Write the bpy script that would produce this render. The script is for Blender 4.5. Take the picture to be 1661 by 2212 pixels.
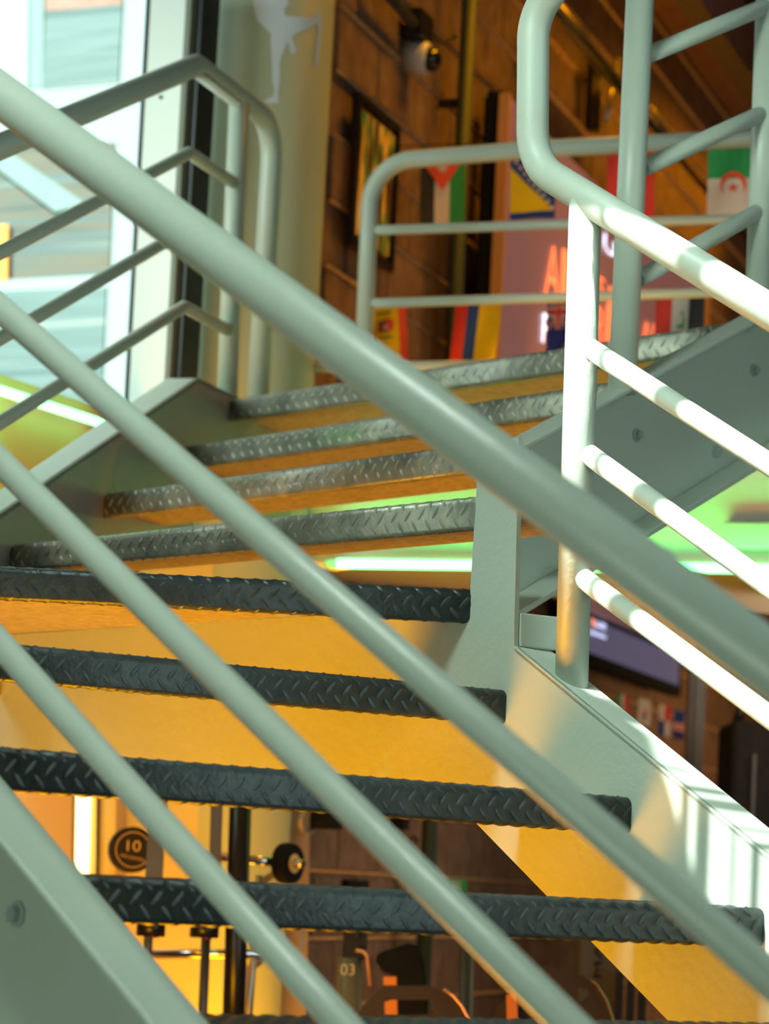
import bpy, bmesh, math, random
from math import sin, cos, tan, atan, atan2, radians, pi, sqrt, hypot
from mathutils import Vector, Matrix
from mathutils.geometry import tessellate_polygon

random.seed(4)
SC = bpy.context.scene
COL = SC.collection
for o in list(bpy.data.objects):
    bpy.data.objects.remove(o)

# ------------------------------------------------------------------ camera
EYE = 1.64                      # eye height over the gym floor
F_PX, CX, CY = 6500.0, 830.5, 1106.0
RHO = atan(.0506)               # camera roll
PIT = atan(794 * cos(RHO) / F_PX)
FW = Vector((0, cos(PIT), sin(PIT)))
U0 = Vector((0, -sin(PIT), cos(PIT)))
R0 = Vector((1, 0, 0))
CR = cos(RHO) * R0 + sin(RHO) * U0
CU = -sin(RHO) * R0 + cos(RHO) * U0
cam_d = bpy.data.cameras.new('camera')
cam = bpy.data.objects.new('camera', cam_d)
COL.objects.link(cam)
cam.matrix_world = Matrix((
    (CR.x, CU.x, -FW.x, 0), (CR.y, CU.y, -FW.y, 0), (CR.z, CU.z, -FW.z, EYE), (0, 0, 0, 1)))
cam_d.sensor_fit = 'HORIZONTAL'
cam_d.sensor_width = 36
cam_d.lens = F_PX / 1661 * 36
cam_d.clip_start = .1
cam_d.clip_end = 200
cam_d.dof.use_dof = True
cam_d.dof.focus_distance = 5.2
cam_d.dof.aperture_fstop = 6.6
SC.camera = cam

# ------------------------------------------------------------------ light
SC.view_settings.view_transform = 'Standard'
SC.view_settings.look = 'None'
SC.view_settings.exposure = 0.0
SC.view_settings.gamma = 1.0
SC.view_settings.use_curve_mapping = False

SUN_DIR = Vector((-.55, -.35, .76)).normalized()     # towards the sun
ROOF_Z = EYE + 4.2

world = bpy.data.worlds.new('sky')
SC.world = world
world.use_nodes = True
bg = world.node_tree.nodes['Background']
bg.inputs[0].default_value = (.80, 1.0, .93, 1)
wn = world.node_tree
wtc = wn.nodes.new('ShaderNodeTexCoord')
wsx = wn.nodes.new('ShaderNodeSeparateXYZ')
wmr = wn.nodes.new('ShaderNodeMapRange')          # the sky is brighter towards the street side
wmr.inputs['From Min'].default_value = -.05
wmr.inputs['From Max'].default_value = .35
wmr.inputs['To Min'].default_value = 1.4
wmr.inputs['To Max'].default_value = .75
wn.links.new(wtc.outputs['Generated'], wsx.inputs[0])
wn.links.new(wsx.outputs['X'], wmr.inputs['Value'])
wn.links.new(wmr.outputs['Result'], bg.inputs[1])

def light(name, kind, loc, energy, color, size=1, size_y=None, target=None, spread=None):
    d = bpy.data.lights.new(name, kind)
    d.energy = energy
    d.color = color
    if kind == 'AREA':
        d.size = size
        if size_y:
            d.shape = 'RECTANGLE'
            d.size_y = size_y
        if spread:
            d.spread = radians(spread)
    elif kind == 'POINT':
        d.shadow_soft_size = size
    o = bpy.data.objects.new(name, d)
    COL.objects.link(o)
    o.location = loc
    if target is not None:
        o.rotation_euler = (Vector(target) - Vector(loc)).to_track_quat('-Z', 'Y').to_euler()
    return o

sun_d = bpy.data.lights.new('sun', 'SUN')
sun_d.energy = 14.0
sun_d.color = (.96, 1, .96)
sun_d.angle = radians(.25)
sun = bpy.data.objects.new('sun', sun_d)
COL.objects.link(sun)
sun.location = (-6, -4, 9)
sun.rotation_euler = SUN_DIR.to_track_quat('Z', 'Y').to_euler()

AMB = (1, .385, .001)
GRN = (.0, 1, .16)
light('amber_lamp_under_stairs', 'AREA', (-.80, 5.35, EYE - 1.25), 112, AMB, 1.3, 1.0, (-.45, 5.45, EYE + .35))
light('right_side_fill', 'AREA', (4.4, 2.0, EYE + .9), 85, (.80, 1, .92), 4.4, 4.6, (0, 2.6, EYE + .5))  # added cool fill from the right, no glazing is modelled
light('roof_hole_fill', 'AREA', (-1.1, 3.5, ROOF_Z - .03), 31, (.80, 1, .90), 1.2, 1.2, (.7, 4.6, EYE + .3), 50)  # added cool fill at the roof hole for the stringer flange
light('near_rail_fill', 'AREA', (-2.55, 1.0, EYE - .1), 57, (.80, 1, .84), 2.6, 1.0, (0, 3.2, EYE + .15))  # added fill to brighten the near rails, no window behind it
light('upper_stair_fill', 'AREA', (-2.7, .4, EYE + 2.3), 8.5, (.80, 1, .90), 1.4, .8, (.5, 5.4, EYE + 1.75), 24)  # added narrow fill for the curved handrail and upper post
light('amber_lamp_by_rack', 'AREA', (-.45, 8.05, EYE - .95), 16, AMB, .9, .3, (-.6, 8.5, EYE - .1))
light('amber_ceiling_strip', 'AREA', (1.2, 11.5, EYE + 3.9), 42, AMB, 6, .2, (.75, 11.6, EYE + 2.2), 70)
light('amber_platform_lamp', 'AREA', (1.0, 10.6, EYE + 1.5), 24, AMB, 3.0, .2, (.55, 11.6, EYE + 3.0), 120)
light('warm_end_fill', 'AREA', (3.3, 13.0, EYE + .5), 42, (1, .55, .22), .8, .8, (1.75, 15.3, EYE + .2))  # added warm fill for the far stretch of block wall
light('warm_gym_lamp', 'AREA', (1.7, 9.5, EYE + .8), 24, (1, .70, .45), 1.5, 1.5, (.4, 10.5, EYE + .2))

# ------------------------------------------------------------------ pixel rays (photo frame) to points in the place
def ray(x, y):
    return F_PX * FW + (x - CX) * CR - (y - CY) * CU

def up(v):
    return Vector((v[0], v[1], v[2] + EYE))

def on_vert(x, y, P0, az):
    r = ray(x, y)
    n = Vector((cos(radians(az)), -sin(radians(az)), 0))
    return r * (Vector((P0[0], P0[1], 0)).dot(n) / r.dot(n))      # relative to the eye

def on_z(x, y, z):
    r = ray(x, y)
    return r * (z / r.z)

def at_y(x, y, Y):
    r = ray(x, y)
    return r * (Y / r.y)

def zat(v, z): return Vector((v.x, v.y, z))

def azdir(az):
    return Vector((sin(radians(az)), cos(radians(az)), 0))

# ------------------------------------------------------------------ materials
MATS = {}

def new_mat(name):
    m = bpy.data.materials.new(name)
    m.use_nodes = True
    nt = m.node_tree
    b = nt.nodes['Principled BSDF']
    return m, nt, b

def paint(name, col, rough=.4, metal=0.0, var=.04, scale=6, bump=0.0, bscale=60, col2=None, spec=.5):
    """painted / plain surface with slight colour mottling and optional bump"""
    m, nt, b = new_mat(name)
    n = nt.nodes.new('ShaderNodeTexNoise')
    n.inputs['Scale'].default_value = scale
    n.inputs['Detail'].default_value = 5
    tc = nt.nodes.new('ShaderNodeTexCoord')
    nt.links.new(tc.outputs['Object'], n.inputs['Vector'])
    r = nt.nodes.new('ShaderNodeValToRGB')
    r.color_ramp.elements[0].position = .3
    r.color_ramp.elements[1].position = .7
    c2 = col2 or tuple(min(1, c * (1 + var)) for c in col)
    c1 = tuple(c * (1 - var) for c in col) if not col2 else col
    r.color_ramp.elements[0].color = (*c1, 1)
    r.color_ramp.elements[1].color = (*c2, 1)
    nt.links.new(n.outputs['Fac'], r.inputs['Fac'])
    nt.links.new(r.outputs['Color'], b.inputs['Base Color'])
    b.inputs['Roughness'].default_value = rough
    b.inputs['Metallic'].default_value = metal
    b.inputs['Specular IOR Level'].default_value = spec
    if bump:
        n2 = nt.nodes.new('ShaderNodeTexNoise')
        n2.inputs['Scale'].default_value = bscale
        n2.inputs['Detail'].default_value = 3
        nt.links.new(tc.outputs['Object'], n2.inputs['Vector'])
        bp = nt.nodes.new('ShaderNodeBump')
        bp.inputs['Strength'].default_value = bump
        bp.inputs['Distance'].default_value = .01
        nt.links.new(n2.outputs['Fac'], bp.inputs['Height'])
        nt.links.new(bp.outputs['Normal'], b.inputs['Normal'])
    MATS[name] = m
    return m

def emit(name, col, strength):
    m, nt, b = new_mat(name)
    b.inputs['Base Color'].default_value = (*col, 1)
    b.inputs['Emission Color'].default_value = (*col, 1)
    b.inputs['Emission Strength'].default_value = strength
    MATS[name] = m
    return m

CREAM = paint('cream_green_paint', (.47, .55, .46), .36, var=.03, scale=3, bump=.06, bscale=25)
CREAM_THICK = paint('thick_brushed_paint', (.47, .55, .46), .42, var=.03, scale=4, bump=.16, bscale=45)
PILLAR = paint('pillar_paint', (.46, .54, .36), .5, var=.03, scale=2)
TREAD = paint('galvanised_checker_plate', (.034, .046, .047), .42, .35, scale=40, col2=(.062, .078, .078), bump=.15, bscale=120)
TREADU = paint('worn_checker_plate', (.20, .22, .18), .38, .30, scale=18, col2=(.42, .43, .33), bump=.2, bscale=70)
BOARD = paint('dirty_ribbed_board', (.30, .27, .22), .55, .2, scale=50, col2=(.50, .45, .36), bump=.15, bscale=150)
BLOCK = paint('brown_block', (.105, .062, .040), .75, scale=14, col2=(.20, .125, .082), bump=.5, bscale=110)
MORTAR_LIT = paint('lit_mortar', (.42, .27, .15), .7, scale=25, col2=(.62, .42, .24), bump=.3, bscale=90)  # lighter tan carries the amber light on the bed joints
BLACK = paint('black_rubber', (.008, .009, .011), .8, var=.2, scale=20, spec=.15)
BLACKM = paint('black_metal', (.016, .016, .02), .3, .3, var=.2, scale=20)
STEEL = paint('grey_steel', (.085, .09, .095), .4, .6, var=.1)
CHROME = paint('chrome', (.75, .74, .76), .12, 1.0, var=.03)
PANEL_LIT = paint('amber_lit_panel', (.82, .66, .20), .55, var=.03, scale=2)  # yellow stands in for amber light falling on a pale panel
WOOD = paint('brown_slats', (.16, .08, .045), .6, scale=12, col2=(.22, .12, .07))
DARKG = paint('dark_green_metal', (.022, .045, .037), .6, 0, var=.1)
FLOORM = paint('dark_rubber_floor', (.03, .03, .032), .8, scale=60, col2=(.05, .05, .055))
CONC = paint('pale_soffit_paint', (.55, .56, .50), .7, var=.04, scale=3)
JAMB = paint('pale_aluminium_jamb', (.62, .74, .70), .45, .1, var=.02, scale=2)
DECAL = paint('grey_white_vinyl', (.62, .72, .78), .5, var=.02)
ROOFM = paint('dark_roof_deck', (.07, .06, .045), .7, var=.1)
BOLTM = paint('painted_bolt', (.36, .42, .38), .4, .1, var=.05)

# ------------------------------------------------------------------ object helpers
def tag(o, label=None, cat=None, group=None, kind=None):
    if label: o['label'] = label
    if cat: o['category'] = cat
    if group: o['group'] = group
    if kind: o['kind'] = kind
    return o

def empty(name, loc=(0, 0, 0), label=None, cat=None, group=None, kind=None):
    o = bpy.data.objects.new(name, None)
    COL.objects.link(o)
    o.location = loc
    o.empty_display_size = .05
    return tag(o, label, cat, group, kind)

class MB:
    """collects polygons in world space and links them as one mesh object"""
    def __init__(s):
        s.v, s.f, s.sm, s.mi = [], [], [], []
        s.cur = 0
    def vert(s, p):
        s.v.append(tuple(p)); return len(s.v) - 1
    def face(s, idx, smooth=False):
        s.f.append(tuple(idx)); s.sm.append(smooth); s.mi.append(s.cur)
    def poly(s, pts, smooth=False):
        s.face([s.vert(p) for p in pts], smooth)
    def prism(s, pts, vec):
        vec = Vector(vec)
        a = [s.vert(p) for p in pts]
        b = [s.vert(Vector(p) + vec) for p in pts]
        n = len(pts)
        s.face(a[::-1]); s.face(b)
        for i in range(n):
            j = (i + 1) % n
            s.face((a[i], a[j], b[j], b[i]))
    def box(s, c, ax, ay, az):
        """centre, and three full edge vectors"""
        c, ax, ay, az = map(Vector, (c, ax, ay, az))
        p = c - ax / 2 - ay / 2 - az / 2
        s.prism([p, p + ax, p + ax + ay, p + ay], az)
    def tube(s, pts, r, seg=16, cap=True):
        pts = [Vector(p) for p in pts]
        n = len(pts)
        t0 = (pts[1] - pts[0]).normalized()
        ref = Vector((0, 0, 1)) if abs(t0.z) < .9 else Vector((1, 0, 0))
        u = (ref - t0 * ref.dot(t0)).normalized()
        rings = []
        for i, p in enumerate(pts):
            if i == 0: t = pts[1] - pts[0]
            elif i == n - 1: t = pts[-1] - pts[-2]
            else: t = (pts[i + 1] - p).normalized() + (p - pts[i - 1]).normalized()
            t.normalize()
            u = (u - t * u.dot(t)).normalized()
            w = t.cross(u)
            sc = 1.0
            if 0 < i < n - 1:
                c = (pts[i + 1] - p).normalized().dot((p - pts[i - 1]).normalized())
                sc = 1 / max(.6, sqrt(max(0, (1 + c) / 2)))
            rr = r[i] if isinstance(r, (list, tuple)) else r
            rings.append([s.vert(p + (cos(2 * pi * k / seg) * u + sin(2 * pi * k / seg) * w) * rr * (sc if sc < 1.05 else 1.0 + (sc - 1) * .7)) for k in range(seg)])
        for a, b in zip(rings, rings[1:]):
            for k in range(seg):
                j = (k + 1) % seg
                s.face((a[k], a[j], b[j], b[k]), True)
        if cap:
            s.face(rings[0][::-1]); s.face(rings[-1])
    def disc(s, c, axis, r, h, seg=32, r2=None):
        c, axis = Vector(c), Vector(axis).normalized()
        s.tube([c - axis * h / 2, c + axis * h / 2], [r, r2 if r2 is not None else r], seg)
    def build(s, name, mat, parent=None, bevel=0, sharp=True):
        me = bpy.data.meshes.new(name)
        if parent is not None:
            org = parent.matrix_basis.translation.copy() if parent.parent is None else parent_loc(parent)
        else:
            xs = [Vector(p) for p in s.v]
            lo = Vector([min(p[i] for p in xs) for i in range(3)])
            hi = Vector([max(p[i] for p in xs) for i in range(3)])
            org = Vector(((lo.x + hi.x) / 2, (lo.y + hi.y) / 2, lo.z))
        me.from_pydata([tuple(Vector(p) - org) for p in s.v], [], s.f)
        me.polygons.foreach_set('use_smooth', s.sm)
        me.polygons.foreach_set('material_index', s.mi)
        me.update()
        bm = bmesh.new(); bm.from_mesh(me)
        bmesh.ops.recalc_face_normals(bm, faces=bm.faces)
        bm.to_mesh(me); bm.free()
        for m in (mat if isinstance(mat, (list, tuple)) else [mat]):
            me.materials.append(m)
        o = bpy.data.objects.new(name, me)
        COL.objects.link(o)
        if parent is not None:
            o.parent = parent
        else:
            o.location = org
        if bevel:
            md = o.modifiers.new('bevel', 'BEVEL'); md.width = bevel; md.segments = 2
            md.limit_method = 'ANGLE'; md.angle_limit = radians(40)
        return o

def parent_loc(p):
    v = Vector((0, 0, 0))
    while p is not None:
        v += Vector(p.location); p = p.parent
    return v

def one(name, mb, mat, label, cat, group=None, bevel=0, kind=None):
    return tag(mb.build(name, mat, bevel=bevel), label, cat, group, kind)

def fillet(pts, rad, seg=10):
    """round the inner corners of a 3D polyline"""
    pts = [Vector(p) for p in pts]
    out = [pts[0]]
    for i in range(1, len(pts) - 1):
        a, b, c = pts[i - 1], pts[i], pts[i + 1]
        d1, d2 = (a - b).normalized(), (c - b).normalized()
        R = rad[i - 1] if isinstance(rad, (list, tuple)) else rad
        ang = d1.angle(d2)
        if R < 1e-4 or ang > pi - .002:
            out.append(b); continue
        tlen = min(R / tan(ang / 2), (a - b).length * .95, (c - b).length * .95)
        R = tlen * tan(ang / 2)
        bis = (d1 + d2).normalized()
        cen = b + bis * (R / sin(ang / 2))
        p1, p2 = b + d1 * tlen, b + d2 * tlen
        v1, v2 = p1 - cen, p2 - cen
        tot = v1.angle(v2)
        for k in range(seg + 1):
            t = k / seg
            out.append(cen + (v1 * sin((1 - t) * tot) + v2 * sin(t * tot)) / sin(tot))
    out.append(pts[-1])
    return out

def text_mb(mb, s, org, ux, uy, w, h, depth=.004, squeeze=None):
    """letters of s laid out inside a w by h box from org (lower left) along ux, uy; raised a little"""
    cu = bpy.data.curves.new('lettering', 'FONT')
    cu.body = s
    cu.size = 1
    tmp = bpy.data.objects.new('lettering', cu)
    COL.objects.link(tmp)
    dg = bpy.context.evaluated_depsgraph_get()
    dg.update()
    me = tmp.evaluated_get(dg).to_mesh()
    vs = [v.co.copy() for v in me.vertices]
    fs = [tuple(p.vertices) for p in me.polygons]
    tmp.evaluated_get(dg).to_mesh_clear()
    bpy.data.objects.remove(tmp)
    bpy.data.curves.remove(cu)
    x0, x1 = min(v.x for v in vs), max(v.x for v in vs)
    y0, y1 = min(v.y for v in vs), max(v.y for v in vs)
    ux, uy = Vector(ux).normalized(), Vector(uy).normalized()
    nz = ux.cross(uy)
    base = len(mb.v)
    for v in vs:
        mb.vert(Vector(org) + ux * ((v.x - x0) / (x1 - x0) * w) + uy * ((v.y - y0) / (y1 - y0) * h) + nz * depth)
    for f in fs:
        mb.face([base + i for i in f])

# ------------------------------------------------------------------ reference planes of the stair (relative to the eye)
AF = -38.2
PF = Vector((.2297, 5.2628, 0))                 # far stringer of the lower flight
NF = Vector((cos(radians(AF)), -sin(radians(AF)), 0))   # away from the stair, to the right
PN = PF - NF * 1.34                              # near stringer
DF = azdir(AF)                                   # uphill direction of the lower flight
AU = 17.5
PU = on_vert(24, 1179, PF, AF)                   # left stringer of the upper flight
DU = azdir(AU)
NU = Vector((cos(radians(AU)), -sin(radians(AU)), 0))
AV = 39.0
PV = Vector((.247, 5.85, 0))                     # right stringer of the upper flight
DV = azdir(AV)
NV = Vector((cos(radians(AV)), -sin(radians(AV)), 0))
Fp = lambda x, y, off=0: up(on_vert(x, y, PF + NF * off, AF))
Np = lambda x, y, off=0: up(on_vert(x, y, PN + NF * off, AF))
Up = lambda x, y, off=0: up(on_vert(x, y, PU + NU * off, AU))
Vp = lambda x, y, off=0: up(on_vert(x, y, PV + NV * off, AV))
ZUP = Vector((0, 0, 1))

# ------------------------------------------------------------------ the room
def poly_with_hole_roof():
    pts = [(.27, 5.22, 1.20), (.62, 4.8, .93), (1.0, 4.28, .72), (.34, 5.16, .36), (.49, 4.95, 0.0)]
    def pr(p):
        t = (ROOF_Z - EYE - p[2]) / SUN_DIR.z
        return (p[0] + SUN_DIR.x * t, p[1] + SUN_DIR.y * t)
    a = pr((.275, 5.24, 1.19))           # top of the sunlit handrail
    b = pr((.335, 5.19, .33))            # foot of the post
    b = pr((.355, 5.185, .33))
    c = (-2.395, 3.25)
    d = (-2.43, 3.09)
    e = (-2.58, 2.80)
    f = pr((1.25, 3.95, .3))
    g = pr((1.25, 3.95, .95))
    hole = [a, b, c, d, e, f, g]  # unseen hole, outlined from the parts meant to catch sun
    outer = [(-9, -3.5), (4.6, -3.5), (4.6, 19), (-1.2, 19), (-1.2, 9.2), (-1.7, 7.9), (-9, 5.0)]
    return outer, hole, pr

outer, hole, pr = poly_with_hole_roof()
mb = MB()
allp = [Vector((x, y, 0)) for x, y in outer] + [Vector((x, y, 0)) for x, y in hole]
tris = tessellate_polygon([[Vector((x, y, 0)) for x, y in outer], [Vector((x, y, 0)) for x, y in hole]])
b0 = [mb.vert((p.x, p.y, ROOF_Z)) for p in allp]
b1 = [mb.vert((p.x, p.y, ROOF_Z + .015)) for p in allp]
for t in tris:
    mb.face([b0[i] for i in t]); mb.face([b1[i] for i in t][::-1])
no, nh = len(outer), len(hole)
for i in range(no):
    j = (i + 1) % no; mb.face((b0[i], b0[j], b1[j], b1[i]))
for i in range(nh):
    j = (i + 1) % nh; mb.face((b0[no + i], b0[no + j], b1[no + j], b1[no + i]))
one('ceiling', mb, ROOFM, 'dark roof deck with a hole shaped to let sun onto the far railing', 'ceiling', kind='structure')

# added bars that stripe the sun: a crossbar and a lower grating
mb = MB()
p1, p2 = Vector((*pr((.49, 4.94, 1.06)), 0)), Vector((*pr((.42, 5.02, .67)), 0))
dd = (p2 - p1).normalized(); nn = Vector((-dd.y, dd.x, 0))
q = (p1 - dd * .5 + p2 + dd * .35) / 2; q.z = ROOF_Z + .06
mb.box(q, dd * ((p2 - p1).length + .95), nn * .055, ZUP * .05)
ld = Vector((-SUN_DIR.x, -SUN_DIR.y, 0)).normalized(); ln = Vector((-ld.y, ld.x, 0))
pp = Vector((*pr((.378, 5.150, .6)), ROOF_Z + .06))
mb.box(pp, ld * .9, ln * .016, ZUP * .02)
for k, s in enumerate((0, .062, .105, .175, .225, .29)):
    base = Vector((*pr((.475 + s * .618, 4.955 - s * .787, -.05)), ROOF_Z + .06))
    mb.box(base + ld * .03, ld * .36, ln * (.012 + .012 * (k % 3)), ZUP * .03)
one('sun_stripe_bars', mb, BLACKM, 'unseen black bars added across the roof hole to stripe the sunlight', 'grille')

mb = MB(); mb.box((-2, 9, -.1), (22, 0, 0), (0, 26, 0), (0, 0, .2))
one('floor', mb, FLOORM, 'dark rubber gym floor', 'floor', kind='structure')
mb = MB(); mb.box((4.5, 11.4, ROOF_Z / 2), (.15, 0, 0), (0, 15.2, 0), (0, 0, ROOF_Z))
one('wall_right', mb, ROOFM, 'dark side wall of the gym', 'wall', kind='structure')

mb = MB(); mb.box((-3.1, 2.85, ROOF_Z / 2), (.15, 0, 0), (0, 12.7, 0), (0, 0, ROOF_Z))  # unseen wall added to keep daylight off the far web
mb.box((-2.35, 9.2, ROOF_Z / 2), (1.4, 0, 0), (0, .12, 0), (0, 0, ROOF_Z))
one('wall_block_left', mb, ROOFM, 'unseen dark wall added left of the stairs to block sky light', 'wall', kind='structure')
mb = MB(); mb.box((.75, -3.5, ROOF_Z / 2), (7.6, 0, 0), (0, .15, 0), (0, 0, ROOF_Z))  # unseen wall added to stop sky light from behind the camera
one('wall_block_front', mb, ROOFM, 'unseen dark wall added behind the camera to block sky light', 'wall', kind='structure')

# block wall running away behind everything
AW = 17.6
PW = at_y(750, 165, 9.0)
DW = azdir(AW)
NW = Vector((cos(radians(AW)), -sin(radians(AW)), 0))     # towards the room
Wp = lambda x, y, off=0: up(on_vert(x, y, PW + NW * off, AW))
W0 = Vector((PW.x, PW.y, 0))
ZM = EYE + .014                       # height of one bed joint
mb = MB()
s0, s1 = -.10, 10.2
CH, BL = .2018, .405
for c in range(-8, 22):
    z0, z1 = ZM + c * CH + .006, ZM + (c + 1) * CH - .006
    if z0 > ROOF_Z: break
    z0 = max(z0, 0); z1 = min(z1, ROOF_Z)
    if z1 - z0 < .02: continue
    s = s0 + (c % 2) * BL / 2
    while s < s1:
        a, b = W0 + DW * (s + .004), W0 + DW * (s + BL - .004)
        j = random.uniform(-.002, .002)
        ch = .012
        o1, o2 = NW * j, NW * (j - ch)
        P = lambda q, z, o: Vector((q.x, q.y, z)) + o
        inn = [P(a + DW * ch * .4, z0 + ch * .3, o1), P(b - DW * ch * .4, z0 + ch * .3, o1), P(b - DW * ch * .4, z1 - ch, o1), P(a + DW * ch * .4, z1 - ch, o1)]
        out = [P(a, z0, o2), P(b, z0, o2), P(b, z1, o2), P(a, z1, o2)]
        ii = [mb.vert(p) for p in inn]; oo = [mb.vert(p) for p in out]
        mb.face(ii)
        for k in range(4):
            l = (k + 1) % 4
            mb.face((oo[k], oo[l], ii[l], ii[k]))
        s += BL
mb.box(W0 + DW * (s0 + s1) / 2 - NW * .071 + ZUP * ROOF_Z / 2, DW * (s1 - s0 + .4), NW * .11, ZUP * ROOF_Z)
mb.cur = 1
for c in range(-8, 22):
    z = ZM + c * CH
    if z > ROOF_Z - .02: break
    p, q = W0 + DW * s0, W0 + DW * (s1 + .2)
    mb.poly([zat(p, z + .0075) - NW * .008, zat(q, z + .0075) - NW * .008, zat(q, z) + NW * .006, zat(p, z) + NW * .006])
    mb.poly([zat(p, z) + NW * .006, zat(q, z) + NW * .006, zat(q, z - .0075) - NW * .008, zat(p, z - .0075) - NW * .008])
mb.cur = 0
one('wall_back', mb, [BLOCK, MORTAR_LIT], 'brown concrete block wall running away behind the stairs', 'wall', kind='structure')

# far end wall with a dark green window
YE = 17.4
mb = MB()
a, b = at_y(1380, 1100, YE), at_y(1900, 1100, YE)
mb.box(((a.x + b.x) / 2, YE + .08, ROOF_Z / 2), (b.x - a.x + 2, 0, 0), (0, .15, 0), (0, 0, ROOF_Z))
one('wall_end', mb, paint('dark_end_wall', (.10, .065, .045), .8, var=.15, scale=4), 'dark brown end wall of the gym', 'wall', kind='structure')
g = at_y(1612, 275, YE - .02)
win = empty('window_2', up(g), kind='structure')
tag(win, 'small dark green window high in the far end wall', 'window')
m_ = MB(); m_.box(up(g), (.17, 0, 0), (0, .02, 0), (0, 0, .55)); m_.build('pane', paint('green_glass', (.012, .05, .025), .15), win)
m_ = MB(); m_.box(up(g) + Vector((.02, -.02, 0)), (.012, 0, 0), (0, .02, 0), (0, 0, .55)); m_.build('window_frame', DARKG, win)

# left side: low spandrel wall, window frame, glass, jamb
AK = -60.0
PK = at_y(300, 500, 8.35)
Kp = lambda x, y, off=0: up(on_vert(x, y, PK + Vector((-cos(radians(AK)), sin(radians(AK)), 0)) * off, AK))
NK = Vector((cos(radians(AK)), -sin(radians(AK)), 0))
NK = -NK if NK.y > 0 else NK                       # towards the camera
AS = 24.0
PS = at_y(0, 850, 7.5)
Sp = lambda x, y, off=0: up(on_vert(x, y, PS + Vector((cos(radians(AS)), -sin(radians(AS)), 0)) * off, AS))
DS = azdir(AS); NS = Vector((cos(radians(AS)), -sin(radians(AS)), 0))
ta, tb_ = Sp(-60, 830), Sp(236, 920)
zt = (Sp(0, 850).z + Sp(228, 925).z) / 2
mb = MB()
sa, sb = Sp(-200, 850), Sp(330, 960)
mid = (sa + sb) / 2
ln_ = Vector((sb.x - sa.x, sb.y - sa.y, 0))
mb.box(Vector((mid.x, mid.y, (zt + .055 + EYE + .40) / 2)) - NS * .09, ln_, NS * .14, ZUP * (zt + .055 - EYE - .40))
one('wall_left', mb, paint('ochre_wall', (.62, .46, .26), .7, var=.05), 'low ochre wall under the big window', 'wall', kind='structure')

win = empty('window_1', Kp(150, 850), kind='structure')
tag(win, 'tall glazed window with white bars at the left', 'window')
def kpoly(name, px, mat, th=.03, off=0, parent=win):
    m = MB(); m.prism([Kp(x, y, off) for x, y in px], -NK * th)
    return m.build(name, mat, parent)

GLASS, nt, b = new_mat('window_glass')
b.inputs['Base Color'].default_value = (.86, .97, .93, 1)
b.inputs['Roughness'].default_value = .02
b.inputs['Transmission Weight'].default_value = 1.0
b.inputs['IOR'].default_value = 1.05
WF = paint('white_window_frame', (.85, .88, .86), .5, var=.01)
GASK = paint('black_gasket', (.012, .02, .022), .35, var=.3, scale=30)
OLIVE = paint('olive_strip', (.13, .16, .12), .5, var=.05)
kpoly('glass', [(-260, -60), (330, -60), (282, 1000), (-260, 1000)], GLASS, .008, 0)
kpoly('jamb', [(328, -40), (404, -40), (350, 900), (276, 900)], JAMB, .06, .03)
kpoly('gasket', [(318, -40), (329, -40), (276, 900), (266, 900)], GASK, .05, .02)
kpoly('edge_strip', [(404, -40), (416, -40), (361, 900), (350, 900)], OLIVE, .05, .035)
kpoly('gasket', [(415, -40), (440, -40), (383, 900), (360, 900)], GASK, .09, .01)
m = MB(); m.disc(Kp(347, 210, .034), NK, .005, .004, 16); m.build('screw', BLACK, win)

# outdoors seen through the glass
OUT = empty('neighbouring_building', (-2.2, 12.6, 0), 'teal grey banded building seen through the window at the left', 'building')
OA = -62.0
PO = at_y(100, 300, 12.5)
NO = Vector((-cos(radians(OA)), sin(radians(OA)), 0))
Op = lambda x, y, off=0: up(on_vert(x, y, PO + NO * off, OA))
def opoly(name, px, mat, th=.06, off=0):
    th = .012; off *= .25
    m = MB(); m.prism([Op(x, y, off) for x, y in px], -NO * th)
    return m.build(name, mat, OUT)
def banded(name, cols, scale, rough=.6):
    m, nt, b = new_mat(name)
    tc = nt.nodes.new('ShaderNodeTexCoord')
    mp = nt.nodes.new('ShaderNodeMapping')
    mp.inputs['Scale'].default_value = (.5, .5, scale)
    nz = nt.nodes.new('ShaderNodeTexNoise')
    nz.inputs['Scale'].default_value = 1.0
    nz.inputs['Detail'].default_value = 2
    rp = nt.nodes.new('ShaderNodeValToRGB')
    rp.color_ramp.interpolation = 'LINEAR'
    els = rp.color_ramp.elements
    els[0].position = .32; els[0].color = (*cols[0], 1)
    els[1].position = .68; els[1].color = (*cols[-1], 1)
    for k, c in enumerate(cols[1:-1]):
        e = els.new(.32 + .36 * (k + 1) / (len(cols) - 1)); e.color = (*c, 1)
    nt.links.new(tc.outputs['Object'], mp.inputs['Vector'])
    nt.links.new(mp.outputs['Vector'], nz.inputs['Vector'])
    nt.links.new(nz.outputs['Fac'], rp.inputs['Fac'])
    nt.links.new(rp.outputs['Color'], b.inputs['Base Color'])
    b.inputs['Roughness'].default_value = rough
    return m
BAND = banded('teal_louvres', [(.10, .16, .16), (.17, .25, .24), (.13, .20, .19), (.26, .32, .30)], 14)
BAND2 = banded('brown_teal_shutters', [(.06, .11, .11), (.17, .15, .10), (.10, .15, .15), (.24, .27, .22)], 22)
PALEB = paint('pale_render', (.40, .50, .48), .8, var=.03)
opoly('wall', [(-400, -200), (62, -200), (60, 190), (-400, 230)], PALEB, .1)
opoly('wall', [(62, -200), (98, -200), (92, 186), (60, 190)], paint('pale_strip', (.24, .34, .32), .8, var=.03), .08, -.03)
opoly('facade_panel', [(98, 26), (265, 10), (256, 178), (92, 192)], BAND, .08, -.02)
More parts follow.
